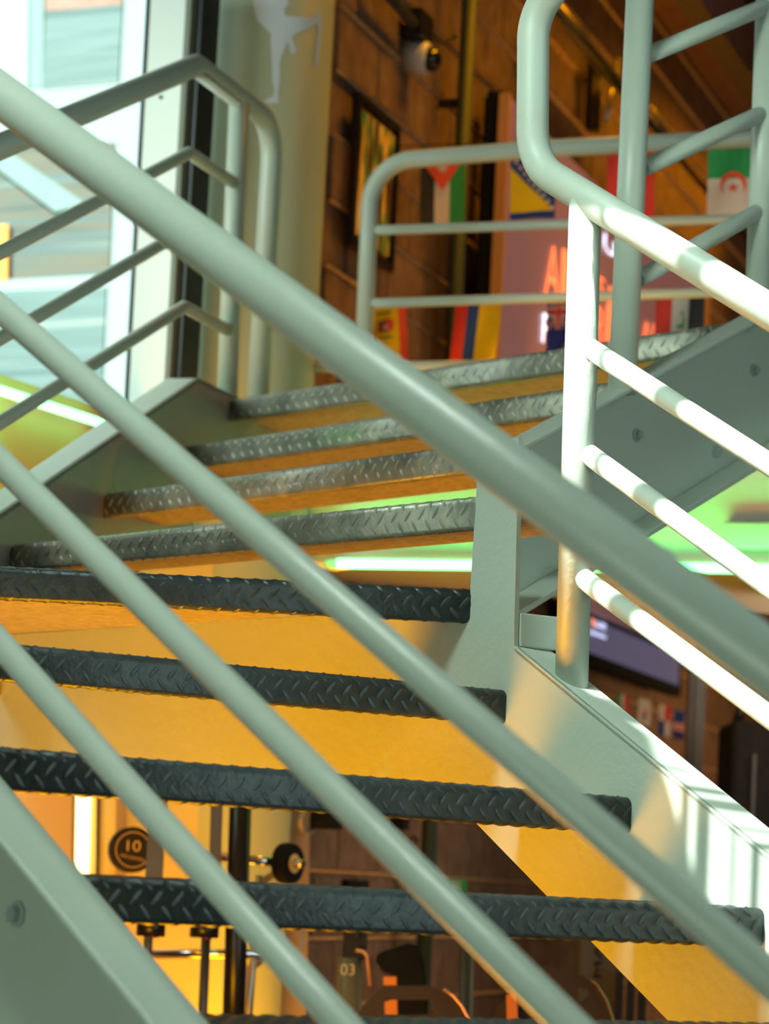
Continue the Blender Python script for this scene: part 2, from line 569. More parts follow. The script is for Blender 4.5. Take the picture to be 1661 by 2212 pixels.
opoly('brick_panel', [(98, -200), (272, -200), (265, 12), (98, 24)], paint('brick_brown', (.36, .22, .17), .8, var=.2, scale=8), .08, -.04)
opoly('facade_panel', [(-400, 320), (247, 308), (236, 590), (-400, 625)], BAND2, .08, -.02)
opoly('facade_panel', [(-400, 645), (230, 620), (214, 990), (-400, 990)], BAND, .08, -.02)
opoly('railing_bar', [(-60, 325), (10, 322), (185, 440), (120, 458)], MATS['pale_strip'], .03, .05)
opoly('sign_panel', [(-60, 485), (18, 485), (16, 606), (-60, 608)], paint('orange_sign', (.85, .42, .08), .6, var=.03), .03, .06)

# green light tube on the low wall
def light_tube(name, a, b, r, col_mat, glow_mat, label, cat='light', group=None):
    t = empty(name, tuple((Vector(a) + Vector(b)) / 2), label, cat, group)
    a, b = Vector(a), Vector(b)
    m = MB(); m.tube([a, b], r, 12); m.build('tube', glow_mat, t)
    d = (b - a).normalized()
    for e, sgn in ((a, 1), (b, -1)):
        m = MB(); m.tube([e - d * sgn * .03, e + d * sgn * .01], r * 1.15, 12); m.build('end_cap', col_mat, t)
    return t
GTUBE = emit('green_tube_glow', (.30, 1.0, .50), 2.8)
ta, tb_ = Sp(-80, 824, .03), Sp(226, 922, .03)
ta.z = tb_.z = zt
light_tube('green_light_tube', ta, tb_, .013, CONC, GTUBE, 'glowing green light tube on the low ochre wall at the left')
lg = light('green_tube_light_left', 'AREA', tuple((ta + tb_) / 2 + NS * .05), .25, GRN, (tb_ - ta).length, .03, tuple((ta + tb_) / 2 - NS * .3 - ZUP * .02))
light('amber_low_wall_fill', 'AREA', (-1.15, 6.75, EYE + .35), 7.0, AMB, .5, .2, tuple(Sp(80, 950)))  # added amber fill on the low wall, no fixture there
light('green_tube_spill_left', 'AREA', tuple((ta + tb_) / 2 + NS * .08), 1.2, GRN, .5, .05, (-.5, 6.9, EYE + .6))

# ------------------------------------------------------------------ round pillar with kicking figure decal
PC = at_y(566, 400, 8.62)
PR = .184
mb = MB()
pc = Vector((PC.x, PC.y, 0))
mb.tube([pc, pc + ZUP * ROOF_Z], PR, 96)
pil = mb.build('round_pillar', PILLAR)
tag(pil, 'thick round pale green pillar with a kicking figure on it', 'pillar')
sil = [(1375, -60), (1376, 0), (1380, 60), (1400, 110), (1440, 150), (1475, 185), (1470, 220), (1475, 300), (1480, 400), (1478, 440), (1492, 480), (1488, 520),
       (1436, 550), (1440, 562), (1515, 562), (1512, 510), (1522, 440), (1525, 400), (1520, 350), (1532, 300), (1547, 270), (1560, 225),
       (1578, 260), (1574, 280), (1588, 293), (1608, 287), (1612, 265), (1592, 222), (1586, 200), (1604, 187), (1660, 162), (1695, 148), (1722, 128),
       (1730, 150), (1718, 240), (1712, 330), (1700, 348), (1712, 356), (1728, 344), (1742, 250), (1752, 150), (1752, 92), (1742, 66), (1728, 60), (1716, 90),
       (1690, 96), (1650, 95), (1600, 90), (1552, 85), (1545, 40), (1570, 30), (1565, 0), (1562, -60)]
def on_cyl(x, y, rad):
    r = ray(x, y)
    ox, oy = -pc.x, -pc.y
    A = r.x ** 2 + r.y ** 2
    B = 2 * (r.x * ox + r.y * oy)
    C_ = ox * ox + oy * oy - rad * rad
    D_ = max(0, B * B - 4 * A * C_)
    t = (-B - sqrt(D_)) / (2 * A)
    return up(r * t)
mb = MB()
p2 = [Vector((x / 2.517, y / 2.517, 0)) for x, y in sil]
# fill the outline with a fine grid so that it wraps round the pillar
def inside(x, y, P):
    c = False
    for i in range(len(P)):
        a, b = P[i], P[i - 1]
        if (a.y > y) != (b.y > y) and x < (b.x - a.x) * (y - a.y) / (b.y - a.y) + a.x:
            c = not c
    return c
y = -23.0
while y < 224:
    y2 = y + 1.5
    ym = (y + y2) / 2
    xs = []
    for i in range(len(p2)):
        a, b = p2[i], p2[i - 1]
        if (a.y > ym) != (b.y > ym):
            xs.append((b.x - a.x) * (ym - a.y) / (b.y - a.y) + a.x)
    xs.sort()
    for xa, xb in zip(xs[::2], xs[1::2]):
        n = max(1, int((xb - xa) / 6))
        for k in range(n):
            u1, u2 = xa + (xb - xa) * k / n, xa + (xb - xa) * (k + 1) / n
            mb.poly([on_cyl(u1, y, PR + .002), on_cyl(u2, y, PR + .002), on_cyl(u2, y2, PR + .002), on_cyl(u1, y2, PR + .002)], True)
    y = y2
dec = mb.build('figure_decal', DECAL, pil)
dec['label'] = 'pale grey vinyl silhouette of a kicking fighter'
light('amber_pillar_rim', 'AREA', (.16, 8.98, EYE + 1.2), 2.6, AMB, .12, 1.4, tuple(pc + ZUP * (EYE + 1.9)))  # added rim light for the right side of the pillar
light('jamb_fill', 'AREA', (-2.0, 7.1, EYE + 1.9), 36, (.82, 1, .93), .8, 1.6, (-.7, 8.2, EYE + 1.3))  # added cool fill for the jamb and left side of the pillar

# ------------------------------------------------------------------ stair treads
NOSE_H = .060
def nose_profile():
    """outer skin of the nosing: (a, b) a back into the tread, b up from the nose top; with arc length"""
    pts = [(.055, 0)]
    r = .015
    for k in range(9):
        t = pi / 2 * k / 8
        pts.append((r - r * sin(t), -r + r * cos(t)))
    r2 = .008
    for k in range(6):
        t = pi / 2 * k / 5
        pts.append((r2 - r2 * cos(t), -NOSE_H + r2 - r2 * sin(t)))
    pts.append((.022, -NOSE_H))
    return pts
NP = nose_profile()
NL = [0]
for a, b in zip(NP, NP[1:]):
    NL.append(NL[-1] + hypot(b[0] - a[0], b[1] - a[1]))
def prof_at(t):
    t = max(0, min(NL[-1] - 1e-6, t))
    for i in range(len(NP) - 1):
        if NL[i + 1] >= t:
            f = (t - NL[i]) / (NL[i + 1] - NL[i])
            a, b = NP[i], NP[i + 1]
            dx, dy = b[0] - a[0], b[1] - a[1]
            l = hypot(dx, dy)
            return a[0] + dx * f, a[1] + dy * f, dy / l, -dx / l     # normal (na, nb)
    return NP[-1][0], NP[-1][1], 0, -1

def clip_line(Q, d, P, az):
    n = Vector((cos(radians(az)), -sin(radians(az)), 0))
    Q = Vector((Q.x, Q.y, 0)); P = Vector((P.x, P.y, 0))
    return (P - Q).dot(n) / d.dot(n)

def make_tread(R, L, depth, mat, label, group, cl=None, cr=None, top_bumps=False, pitch=.034, board_mat=None, phase=0.0, gap=0.0):
    """R, L: right and left ends of the nose line; cl/cr: (plane point, azimuth) cutting each end of the board"""
    R, L = Vector(R), Vector(L)
    d = (R - L); ln = d.length; d.normalize()
    back = Vector((-d.y, d.x, 0)).normalized()
    if back.y < 0: back = -back
    o = empty('stair_tread', tuple((R + L) / 2), label, 'stair tread', group)
    m = MB()
    # skin and inner skin of the nosing
    prof = NP + [(.022, -NOSE_H + .004), (.006, -NOSE_H + .006), (.006, -.02), (.055, -.02)]
    P = lambda s, a, b: L + d * s + back * a + ZUP * b
    A = [m.vert(P(0, a, b)) for a, b in prof]
    B = [m.vert(P(ln, a, b)) for a, b in prof]
    n = len(prof)
    for i in range(n):
        j = (i + 1) % n
        m.face((A[i], A[j], B[j], B[i]), 1 <= i < len(NP) - 2)
    m.face(A[::-1]); m.face(B)
    # lozenges
    row = .0205
    def loz(s0, t0, sg, a_fn):
        Ls, Ws = .0140, .0042
        c = .66; sn = .75 * sg
        ring, mids = [], []
        K = 8
        for k in range(K):
            th = 2 * pi * k / K
            u = cos(th) * Ls; v = sin(th) * Ws * (1 if abs(cos(th)) < .9 else .2)
            s_, t_ = s0 + u * c - v * sn, t0 + u * sn + v * c
            ring.append(a_fn(s_, t_, 0.0002))
        for u in (-Ls * .5, 0, Ls * .5):
            mids.append(a_fn(s0 + u * c, t0 + u * sn, .0022 if u == 0 else .0018))
        r_ = [m.vert(p) for p in ring]; q = [m.vert(p) for p in mids]
        m.face((r_[0], r_[1], q[2]), True); m.face((r_[1], r_[2], q[1], q[2]), True); m.face((r_[2], r_[3], q[0], q[1]), True)
        m.face((r_[3], r_[4], q[0]), True); m.face((r_[4], r_[5], q[0]), True); m.face((r_[5], r_[6], q[1], q[0]), True)
        m.face((r_[6], r_[7], q[2], q[1]), True); m.face((r_[7], r_[0], q[2]), True)
    def skin(s_, t_, h):
        s_ = max(.001, min(ln - .001, s_))
        a, b, na, nb = prof_at(t_)
        return P(s_, a + na * h, b + nb * h)
    def top(s_, t_, h):
        return P(s_, t_, h)
    nrow = int(NL[-1] / row)
    for r_ in range(nrow):
        t0 = .012 + r_ * row
        if t0 > NL[-1] - .006: break
        sg = 1 if r_ % 2 == 0 else -1
        s = .012 + (pitch / 2 if r_ % 2 else 0) + phase
        while s < ln - .010:
            loz(s, t0, sg, skin)
            s += pitch
    m.build('nosing', mat, o)
    # board: top plate, ribbed underside
    m = MB()
    def ends(a):
        Q = L + back * a
        sl = clip_line(Q, d, *cl) if cl else 0
        sr = clip_line(Q, d, *cr) if cr else ln
        return sl + gap, sr
    rib = .026 if depth > 1 else .016
    gr = -.014 if depth > 1 else -.020
    a = .055
    prev = None
    rows = []
    first = True
    while a < depth:
        for aa, bb in ((a, -.030), (a + rib * .60, -.030), (a + rib * .64, gr), (a + rib * .96, gr)):
            rows.append((aa, bb))
        a += rib
    top_rows = [(.055, -.001), (depth, -.001)]
    loop = top_rows[:1] + [(.055, -.030)] + rows + [(depth, -.030), (depth, -.001)]
    vs = []
    for aa, bb in loop:
        sl, sr = ends(aa)
        if sr < sl + .002: sr = sl + .002
        vs.append((m.vert(P(sl, aa, bb)), m.vert(P(sr, aa, bb))))
    for i in range(len(vs) - 1):
        m.face((vs[i][0], vs[i][1], vs[i + 1][1], vs[i + 1][0]))
    m.face((vs[-1][0], vs[-1][1], vs[0][1], vs[0][0]))
    if top_bumps:
        rr = 0
        a = .075
        while a < depth - .01:
            sl, sr = ends(a)
            s = sl + .02 + (pitch / 2 if rr % 2 else 0)
            while s < sr - .02:
                loz(s, a, 1 if rr % 2 else -1, top)
                s += pitch
            a += row; rr += 1
        m.build('tread_board', mat, o)
    else:
        m.build('tread_board', board_mat or BOARD, o)
    return o

clF, clN, clU, clV = (PF, AF), (PN, AF), (PU, AU), (PV - NV * .013, AV)
GL = 'checker plate treads of the lower flight'
GU = 'checker plate treads of the upper flight'
def extend_to(R, L, plane):
    d = (L - R).normalized()
    t = clip_line(R, d, *plane)
    return R + d * t
# lower flight, from the top down
T1R = Fp(1018, 1272); z1 = T1R.z
T1L = up(on_z(0, 1222, z1 - EYE)); T1L = extend_to(T1R, T1L, (PU - NU * .0, AU))
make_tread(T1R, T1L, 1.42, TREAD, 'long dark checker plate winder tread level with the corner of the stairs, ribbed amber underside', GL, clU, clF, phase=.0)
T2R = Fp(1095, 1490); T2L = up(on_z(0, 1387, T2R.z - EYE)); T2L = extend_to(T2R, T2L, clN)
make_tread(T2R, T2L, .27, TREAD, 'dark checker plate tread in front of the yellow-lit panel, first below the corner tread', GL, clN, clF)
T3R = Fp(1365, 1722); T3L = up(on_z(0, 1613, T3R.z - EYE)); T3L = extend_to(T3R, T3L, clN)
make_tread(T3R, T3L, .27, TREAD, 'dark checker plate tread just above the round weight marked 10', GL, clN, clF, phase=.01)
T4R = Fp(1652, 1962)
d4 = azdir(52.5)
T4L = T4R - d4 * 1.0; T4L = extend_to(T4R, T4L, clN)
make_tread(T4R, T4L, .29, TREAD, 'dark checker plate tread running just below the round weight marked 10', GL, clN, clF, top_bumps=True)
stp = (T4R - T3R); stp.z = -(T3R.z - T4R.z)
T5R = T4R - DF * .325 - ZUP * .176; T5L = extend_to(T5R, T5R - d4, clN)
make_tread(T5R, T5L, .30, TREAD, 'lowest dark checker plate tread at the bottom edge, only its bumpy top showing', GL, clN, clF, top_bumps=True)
# upper flight
AR, AL = Fp(1029, 1070), Fp(24, 1179)
AL.z = AR.z
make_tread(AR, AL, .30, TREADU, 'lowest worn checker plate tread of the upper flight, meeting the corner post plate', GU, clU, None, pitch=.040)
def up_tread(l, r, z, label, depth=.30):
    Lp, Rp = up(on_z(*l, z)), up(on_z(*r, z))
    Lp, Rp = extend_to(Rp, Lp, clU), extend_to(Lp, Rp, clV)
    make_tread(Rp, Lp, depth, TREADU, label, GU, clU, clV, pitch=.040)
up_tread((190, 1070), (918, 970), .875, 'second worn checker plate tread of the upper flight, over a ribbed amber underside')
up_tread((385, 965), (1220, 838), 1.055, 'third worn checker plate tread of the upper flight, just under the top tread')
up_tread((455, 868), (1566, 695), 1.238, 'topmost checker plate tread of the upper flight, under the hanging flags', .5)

# ------------------------------------------------------------------ stringers
def bolt(parent, p, n, r=.013):
    m = MB()
    m.disc(p + n * .002, n, r * 1.25, .004, 20)
    d = n.normalized(); u = ZUP.cross(d).normalized(); w = d.cross(u)
    m.prism([p + n * .004 + (u * cos(k * pi / 3) + w * sin(k * pi / 3)) * r * .85 for k in range(6)], n * .009)
    return m.build('bolt', BOLTM, parent)

# far stringer of the lower flight, with the corner plate rising at its head
o = empty('stair_stringer', Fp(1300, 1700), 'cream stringer of the lower flight descending to the right, upper edge flecked with sun', 'stringer')
zb = Fp(1000, 1702).z
top_a, top_b = Fp(1110, 1395), Fp(1661, 1850)
sl = (top_b - top_a); top_c = top_a + sl * 2.4
bot_a = Fp(1030, 1780); bot_b = Fp(1450, 2212); sb = bot_b - bot_a; bot_c = bot_a + sb * 2.6
dg = bot_a - sb * ((bot_a.z - zb) / sb.z)          # where the slanting lower edge turns level
left = PU.copy(); leftp = up(Vector((PU.x, PU.y, 0)))
zblk = (Fp(600, 1335).z)
farL = Vector((leftp.x, leftp.y, 0)) + DF * .02
def zat(v, z): return Vector((v.x, v.y, z))
mb = MB()
web = [zat(farL, zblk), zat(Fp(1016, 1335), zblk), zat(Fp(1019, 1200), T1R.z), zat(Fp(1028, 1060), AR.z - .004), zat(Fp(1028, 1060), Fp(1030, 960).z),
       zat(Fp(1120, 950), Fp(1120, 945).z), top_a, top_c, bot_c, bot_a, dg, zat(farL, zb)]
web[3] = zat(Fp(1029, 1060), AR.z + .01)
mb.prism(web, NF * .010)
mb.build('web', CREAM_THICK, o)
FLW = .088
mb = MB()
mb.prism([top_a + NF * .0, top_c, top_c + NF * FLW, top_a + NF * FLW], Vector((0, 0, -.012)))
mb.build('top_flange', CREAM, o, bevel=.003)
mb = MB()
mb.prism([bot_a + NF * .010, bot_c + NF * .010, bot_c + NF * FLW, bot_a + NF * FLW], Vector((0, 0, .010)))
mb.build('bottom_flange', CREAM, o)
# block that closes the channel at the corner
mb = MB()
b1_, b2_ = Fp(1112, 1322), Fp(1112, 1396)
hz = b1_.z - b2_.z
mb.prism([b1_ + NF * .012, b1_ + NF * .095 - DF * .01, b2_ + NF * .095 - DF * .01, b2_ + NF * .012], DF * .05)
mb.build('end_block', CREAM_THICK, o, bevel=.003)

# near stringer of the lower flight
o = empty('stair_stringer', Np(150, 2100), 'pale green stringer across the lower left corner, nearest of all, with one bolt', 'stringer')
ta_, tb2 = Np(0, 1672), Np(455, 2211)
sv = tb2 - ta_
ta2, tb3 = ta_ - sv * 1.2, ta_ + sv * 2.6
# width of the flange from its outer edge in the photo
mb = MB(); mb.prism([ta2 - ZUP * .012, tb3 - ZUP * .012, tb3 - ZUP * .42, ta2 - ZUP * .42], NF * -.010)
mb.build('web', CREAM, o)
mb = MB(); mb.prism([ta2, tb3, tb3 - NF * .085, ta2 - NF * .085], Vector((0, 0, -.013)))
mb.build('top_flange', CREAM, o, bevel=.004)
mb = MB(); mb.prism([ta2 - ZUP * .42, tb3 - ZUP * .42, tb3 - NF * .085 - ZUP * .42, ta2 - NF * .085 - ZUP * .42], Vector((0, 0, .012)))
mb.build('bottom_flange', CREAM, o, bevel=.004)
bolt(o, Np(40, 1975, -.010), -NF, .014)

# left stringer of the upper flight
o = empty('stair_stringer', Up(300, 1000), 'cream stringer climbing to a peak left of the worn treads, brownish and green-lit side', 'stringer')
ua, ub = Up(0, 1111), Up(429, 817)
sv = ub - ua
ua2 = ua - sv * .05
uc = Vector((ub.x, ub.y, ub.z)) + DU * .78
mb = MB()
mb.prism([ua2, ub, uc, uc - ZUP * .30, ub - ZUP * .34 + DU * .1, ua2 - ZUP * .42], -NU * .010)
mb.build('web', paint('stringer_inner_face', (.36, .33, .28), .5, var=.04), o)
mb = MB()
mb.prism([ua2, ub, ub - NU * .085, ua2 - NU * .085], Vector((0, 0, -.012)))
mb.prism([ub, uc, uc - NU * .085, ub - NU * .085], Vector((0, 0, -.012)))
mb.build('top_flange', CREAM, o)
# right stringer of the upper flight
o = empty('stair_stringer', Vp(1450, 950), 'grey-shaded channel stringer with three bolts climbing to the right edge', 'stringer')
va = Vp(1111, 943); vb = Vp(1570, 697)
sv = vb - va
va2 = va - sv * .10; vb2 = va + sv * 1.55
H_V = .335
mb = MB(); mb.prism([va2 - ZUP * .01, vb2 - ZUP * .01, vb2 - ZUP * H_V, va2 - ZUP * H_V], -NV * .010)
mb.build('web', CREAM, o)
mb = MB(); mb.prism([va2, vb2, vb2 + NV * .07, va2 + NV * .07], Vector((0, 0, -.012)))
mb.build('top_flange', CREAM_THICK, o, bevel=.003)
mb = MB(); mb.prism([va2 - ZUP * H_V, vb2 - ZUP * H_V, vb2 - ZUP * H_V + NV * .08, va2 - ZUP * H_V + NV * .08], Vector((0, 0, .014)))
mb.build('bottom_flange', CREAM_THICK, o, bevel=.003)
for x, y in ((1374, 940), (1545, 976), (1627, 800)):
    bolt(o, Vp(x, y), NV, .0115)

# ------------------------------------------------------------------ railings
RT, RM = .0295, .0185
def rail(parent, name, pts, r, mat=CREAM, seg=24):
    m = MB(); m.tube(pts, r, seg); return m.build(name, mat, parent)
def ext(a, b, t0, t1):
    return a + (b - a) * t0, a + (b - a) * t1
# near railing
o = empty('stair_railing', Np(800, 1500), 'large out-of-focus pale green railing crossing the whole photo in front', 'railing')
ro = -.042
rail(o, 'handrail', ext(Np(0, 205, ro), Np(1661, 1432, ro), -.35, 1.5), RT + .001, seg=48)
for a, b in (((0, 667), (1661, 2111)), ((0, 998), (1229, 2212)), ((0, 1391), (738, 2212))):
    rail(o, 'mid_rail', ext(Np(*a, ro), Np(*b, ro), -.4, 2.0 if a[1] > 700 else 1.4), RM, seg=32)
for t in (-.33, 1.45):
    p = Np(0, 205, ro) + (Np(1661, 1432, ro) - Np(0, 205, ro)) * t
    rail(o, 'post', [p, p - ZUP * 1.05], RT, seg=24)

# far railing of the lower flight
o = empty('stair_railing', Fp(1235, 1480, .045), 'sunlit cream railing at the right with a curved top end', 'railing')
fo = .045
hp = [Fp(1215, -60, fo), Fp(1178, 18, fo), Fp(1156, 90, fo), Fp(1153, 180, fo), Fp(1153, 290, fo), Fp(1180, 368, fo), Fp(1238, 414, fo), Fp(1661, 674, fo)]
# smooth path: straight down, bend, straight rail
path = fillet([Fp(1262, -130, fo), Fp(1152, 40, fo), Fp(1150, 356, fo), Fp(1236, 412, fo) + (Fp(1661, 674, fo) - Fp(1236, 412, fo)) * 1.9], [.085, .12], 16)
rail(o, 'handrail', path, RT, seg=40)
rail(o, 'post', [Fp(1234, 1490, fo), Fp(1265, 425, fo)], RT - .0005, mat=CREAM_THICK, seg=40)
for a, b in (((1272, 752), (1661, 1003)), ((1272, 982), (1661, 1267)), ((1260, 1250), (1661, 1548))):
    rail(o, 'mid_rail', ext(Fp(*a, fo), Fp(*b, fo), 0, 2.2), .0185, mat=CREAM_THICK, seg=24)
# right railing of the upper flight
o = empty('stair_railing', Vp(1345, 845, .035), 'cream railing with rails climbing to the upper right corner, tall straight post', 'railing')
vo = .035
rail(o, 'post', [Vp(1343, 850, vo), Vp(1389, -150, vo)], .0295, seg=40)
rail(o, 'post', [Vp(1634, 700, vo), Vp(1663, -100, vo)], .0275, seg=32)
for a, b in (((1405, 116), (1661, 11)), ((1400, 358), (1661, 238)), ((1390, 596), (1661, 444))):
    rail(o, 'mid_rail', ext(Vp(*a, vo), Vp(*b, vo), -.05, 1.5), .0185, seg=24)
# left railing of the upper flight
o = empty('stair_railing', Up(490, 850, -.05), 'railing at the upper left, its rails bending level at the top of the stairs', 'railing')
uo = -.045
A1, B1, C1 = Up(0, 317, uo), Up(424, 141, uo), Up(545, 215, uo)
A1 = A1 + (A1 - B1) * .4
dvec = (C1 - B1); dvec.z = 0
path = fillet([A1, B1, B1 + DU * .40, B1 + DU * .48 - ZUP * .95], [.012, .10], 12)
path = fillet([A1, B1, zat(Up(592, 245, uo), B1.z), zat(Up(592, 245, uo), Up(560, 880, uo).z)], [.012, .11], 12)
rail(o, 'handrail', path, RT, seg=32)
rail(o, 'post', [Up(489, 880, uo), Up(517, 205, uo)], .0275, seg=32)
for a, b, c in (((0, 546), (409, 330), (507, 385)), ((0, 731), (409, 492), (505, 547)), ((0, 913), (398, 662), (496, 706))):
    a_, b_, c_ = Up(*a, uo), Up(*b, uo), Up(*c, uo)
    a_ = a_ + (a_ - b_) * .4
    c_.z = b_.z
    rail(o, 'mid_rail', fillet([a_, b_, c_], [.012], 6), .0165, seg=20)

# ------------------------------------------------------------------ upper platform: slab, guard rail, green tube
AG = -70.0
PG = at_y(790, 700, 8.55)
DG = azdir(AG + 180)       # to the right
NG = Vector((-cos(radians(AG)), sin(radians(AG)), 0))
NG = NG if NG.y < 0 else -NG
Gp = lambda x, y, off=0: up(on_vert(x, y, PG + NG * off, AG))
ZP = EYE + 1.40
mb = MB()
ga, gb = Gp(640, 790), Gp(2050, 790)
ga.z = gb.z = ZP
ga2 = ga - DG * .15
mb.prism([ga2 - NG * .06, gb - NG * .06, gb - NG * .06 + Vector((0, 1.6, 0)), ga2 - NG * .06 + Vector((.02, .35, 0))], Vector((0, 0, -.50)))
one('trim_1', mb, CONC, 'edge beam of the upper platform washed green by a light tube', 'beam', kind='structure')
o = empty('guard_railing', Gp(790, 800), 'pale green guard railing of the upper platform in front of the hanging flags', 'railing')
gpth = fillet([Gp(783, 830), Gp(802, 352), Gp(1160, 322), Gp(1661, 297) + (Gp(1661, 297) - Gp(1160, 322)) * .3], [.13, 0], 14)
rail(o, 'handrail', gpth, .026, seg=28)
for a, b in (((803, 498), (1661, 471)), ((795, 656), (1661, 628)), ((600, 796), (1000, 789))):
    rail(o, 'mid_rail', ext(Gp(*a), Gp(*b), 0, 1.3), .0145, seg=18)
ta, tb_ = Gp(722, 1219, .02), Gp(2000, 1231, .02)
zt2 = Gp(1200, 1223, .02).z
ta.z = tb_.z = zt2
light_tube('green_light_tube', ta, tb_, .014, CONC, GTUBE, 'long glowing green light tube under the edge of the upper platform, behind the stairs')
light('green_tube_light_right', 'AREA', tuple((ta + tb_) / 2 + NG * .10 - ZUP * .05), 3.0, GRN, (tb_ - ta).length, .06, tuple((ta + tb_) / 2 - NG * .1 + ZUP * .12), 80)
m = MB(); c = Gp(1625, 1158, -.03); m.box(c, DG * .16, NG * .05, ZUP * .072)
o = one('junction_box', m, CONC, 'pale box fixed to the green-lit platform edge at the right', 'junction box', bevel=.006)
m = MB(); m.tube(fillet([Gp(1585, 1150, -.05), Gp(1562, 1155, -.05), Gp(1553, 1215, -.05)], [.03], 8), .004, 8); m.build('cable', CONC, o)

# ------------------------------------------------------------------ things on the block wall
# framed poster
def on_wall_quad(x0, y0, x1, y1, off):
    """quad on the wall from its left edge (x0: y0 top, y1 bottom) to column x1"""
    a, b = Wp(x0, y0, off), Wp(x0, y1, off)
    e = Wp(x1, y0, off)
    s = (Vector((e.x, e.y, 0)) - Vector((a.x, a.y, 0))).dot(DW)
    return a, b, s
PST, nt, b = new_mat('poster_print_lit')  # print colours raised for the light reflected in the poster
tc = nt.nodes.new('ShaderNodeTexCoord'); mp = nt.nodes.new('ShaderNodeMapping'); mp.inputs['Scale'].default_value = (14, 14, 3)
nz = nt.nodes.new('ShaderNodeTexNoise'); nz.inputs['Scale'].default_value = 1.6; nz.inputs['Detail'].default_value = 4
rp = nt.nodes.new('ShaderNodeValToRGB')
for k, (p, c) in enumerate(((.30, (.02, .012, .006)), (.45, (.16, .08, .02)), (.52, (.03, .32, .10)), (.58, (.85, .50, .06)), (.70, (.95, .80, .35)))):
    e = rp.color_ramp.elements[k] if k < 2 else rp.color_ramp.elements.new(p)
    e.position = p; e.color = (*c, 1)
nt.links.new(tc.outputs['Object'], mp.inputs['Vector']); nt.links.new(mp.outputs['Vector'], nz.inputs['Vector'])
nt.links.new(nz.outputs['Fac'], rp.inputs['Fac']); nt.links.new(rp.outputs['Color'], b.inputs['Base Color'])
b.inputs['Roughness'].default_value = .25
a, b_, s = on_wall_quad(757, 195, 846, 520, .03)
o = empty('framed_poster', tuple(b_), 'framed glossy gold and green poster, brightened for reflected light, hung on the block wall', 'poster')
hgt = a.z - b_.z
m = MB(); m.prism([b_ + DW * .03 + ZUP * .03, b_ + DW * (s - .03) + ZUP * .03, b_ + DW * (s - .03) + ZUP * (hgt - .03), b_ + DW * .03 + ZUP * (hgt - .03)], NW * .004); m.build('print', PST, o)
m = MB()
for p, q in ((b_, b_ + DW * s), (b_ + ZUP * hgt, b_ + DW * s + ZUP * hgt)):
    m.box((p + q) / 2, DW * (s + .02), ZUP * .025, NW * .022)
for p in (b_, b_ + DW * s):
    m.box(p + ZUP * hgt / 2, DW * .025, ZUP * hgt, NW * .022)
m.build('frame', BLACKM, o)

# wall pipe, conduit, camera
a = Wp(1000, 300, .10)
o = empty('downpipe', (a.x, a.y, EYE + 1.4), 'dark grey-green vertical pipe standing off the block wall', 'pipe')
m = MB(); m.tube([zat(a, EYE - 1.6), zat(a, ROOF_Z)], .026, 24); m.build('pipe', DARKG, o)
m = MB()
for z in (1.6, 2.6, 3.6):
    m = MB(); m.box(zat(a, EYE + z) - NW * .045, NW * .09, DW * .02, ZUP * .03)
    m.build('clamp', BLACKM, o)
o = empty('conduit', tuple(Wp(900, 50, .05)), 'dark conduit with a square box running down to the dome camera', 'conduit')
m = MB(); m.tube([Wp(800, -55, .06), Wp(893, 52, .06)], .018, 16); m.build('pipe', STEEL, o)
m = MB(); c = Wp(905, 58, .05); m.box(c, DW * .14, NW * .06, ZUP * .09); m.build('junction_box', BLACKM, o, bevel=.004)
m = MB(); m.tube(fillet([Wp(925, 60, .05), Wp(950, 90, .05), Wp(985, 80, .05)], [.05], 8), .008, 10); m.build('cable', STEEL, o)
c = Wp(888, 124, .02)
o = empty('dome_camera', tuple(c), 'white dome security camera with black lens on the block wall', 'security camera')
ax = (NW * .9 - ZUP * .12).normalized()
m = MB(); m.tube([c - ax * .02, c + ax * .052, c + ax * .062], [.054, .055, .048], 40); m.build('housing', paint('white_plastic', (.55, .55, .52), .4, var=.02), o)
m = MB()
rings = [(.062 + .042 * sin(t), .040 * cos(t)) for t in [pi / 2 * k / 8 for k in range(8)]] + [(.104, .002)]
m.tube([c + ax * h for h, _ in rings], [r for _, r in rings], 32); m.build('dome', paint('black_dome', (.01, .01, .012), .08, var=0), o)

# gold service pipes and brackets high on the wall
GOLDM = paint('bare_metal_pipe', (.55, .50, .42), .3, .9, var=.06)
for (x0, y0, x1, y1, r_, off, lab) in ((1190, 18, 1332, 172, .030, .14, 'thick bare metal pipe high on the wall behind the curved handrail'),
                                       (1190, 50, 1661, 545, .014, .20, 'thin dark-edged pipe running beside the thick metal pipe'),
                                       (1395, 235, 1445, 300, .028, .12, 'short thick pipe seen between the post and the rails')):
    p, q = Wp(x0, y0, off), Wp(x1, y1, off)
    zz = (p.z + q.z) / 2
    p.z = q.z = zz
    m = MB(); m.tube([p, q], r_, 20)
    one('service_pipe', m, GOLDM if r_ > .02 else BLACKM, lab, 'pipe')
m = MB()
for x in (1280, 1292):
    q = Wp(x, 120, .06); q2 = Wp(x, 290, .06); m.box((zat(q, q.z) + zat(q, q2.z)) / 2, DW * .06, NW * .03, ZUP * (q.z - q2.z))
one('wall_bracket', m, BLACKM, 'pair of black upright straps on the wall under the metal pipe', 'bracket')
m = MB(); m.tube([Wp(1334, 130, .10), Wp(1308, 262, .10)], .012, 10)
one('brace_rod', m, GOLDM, 'thin slanting metal brace beside the tall straight post', 'brace')
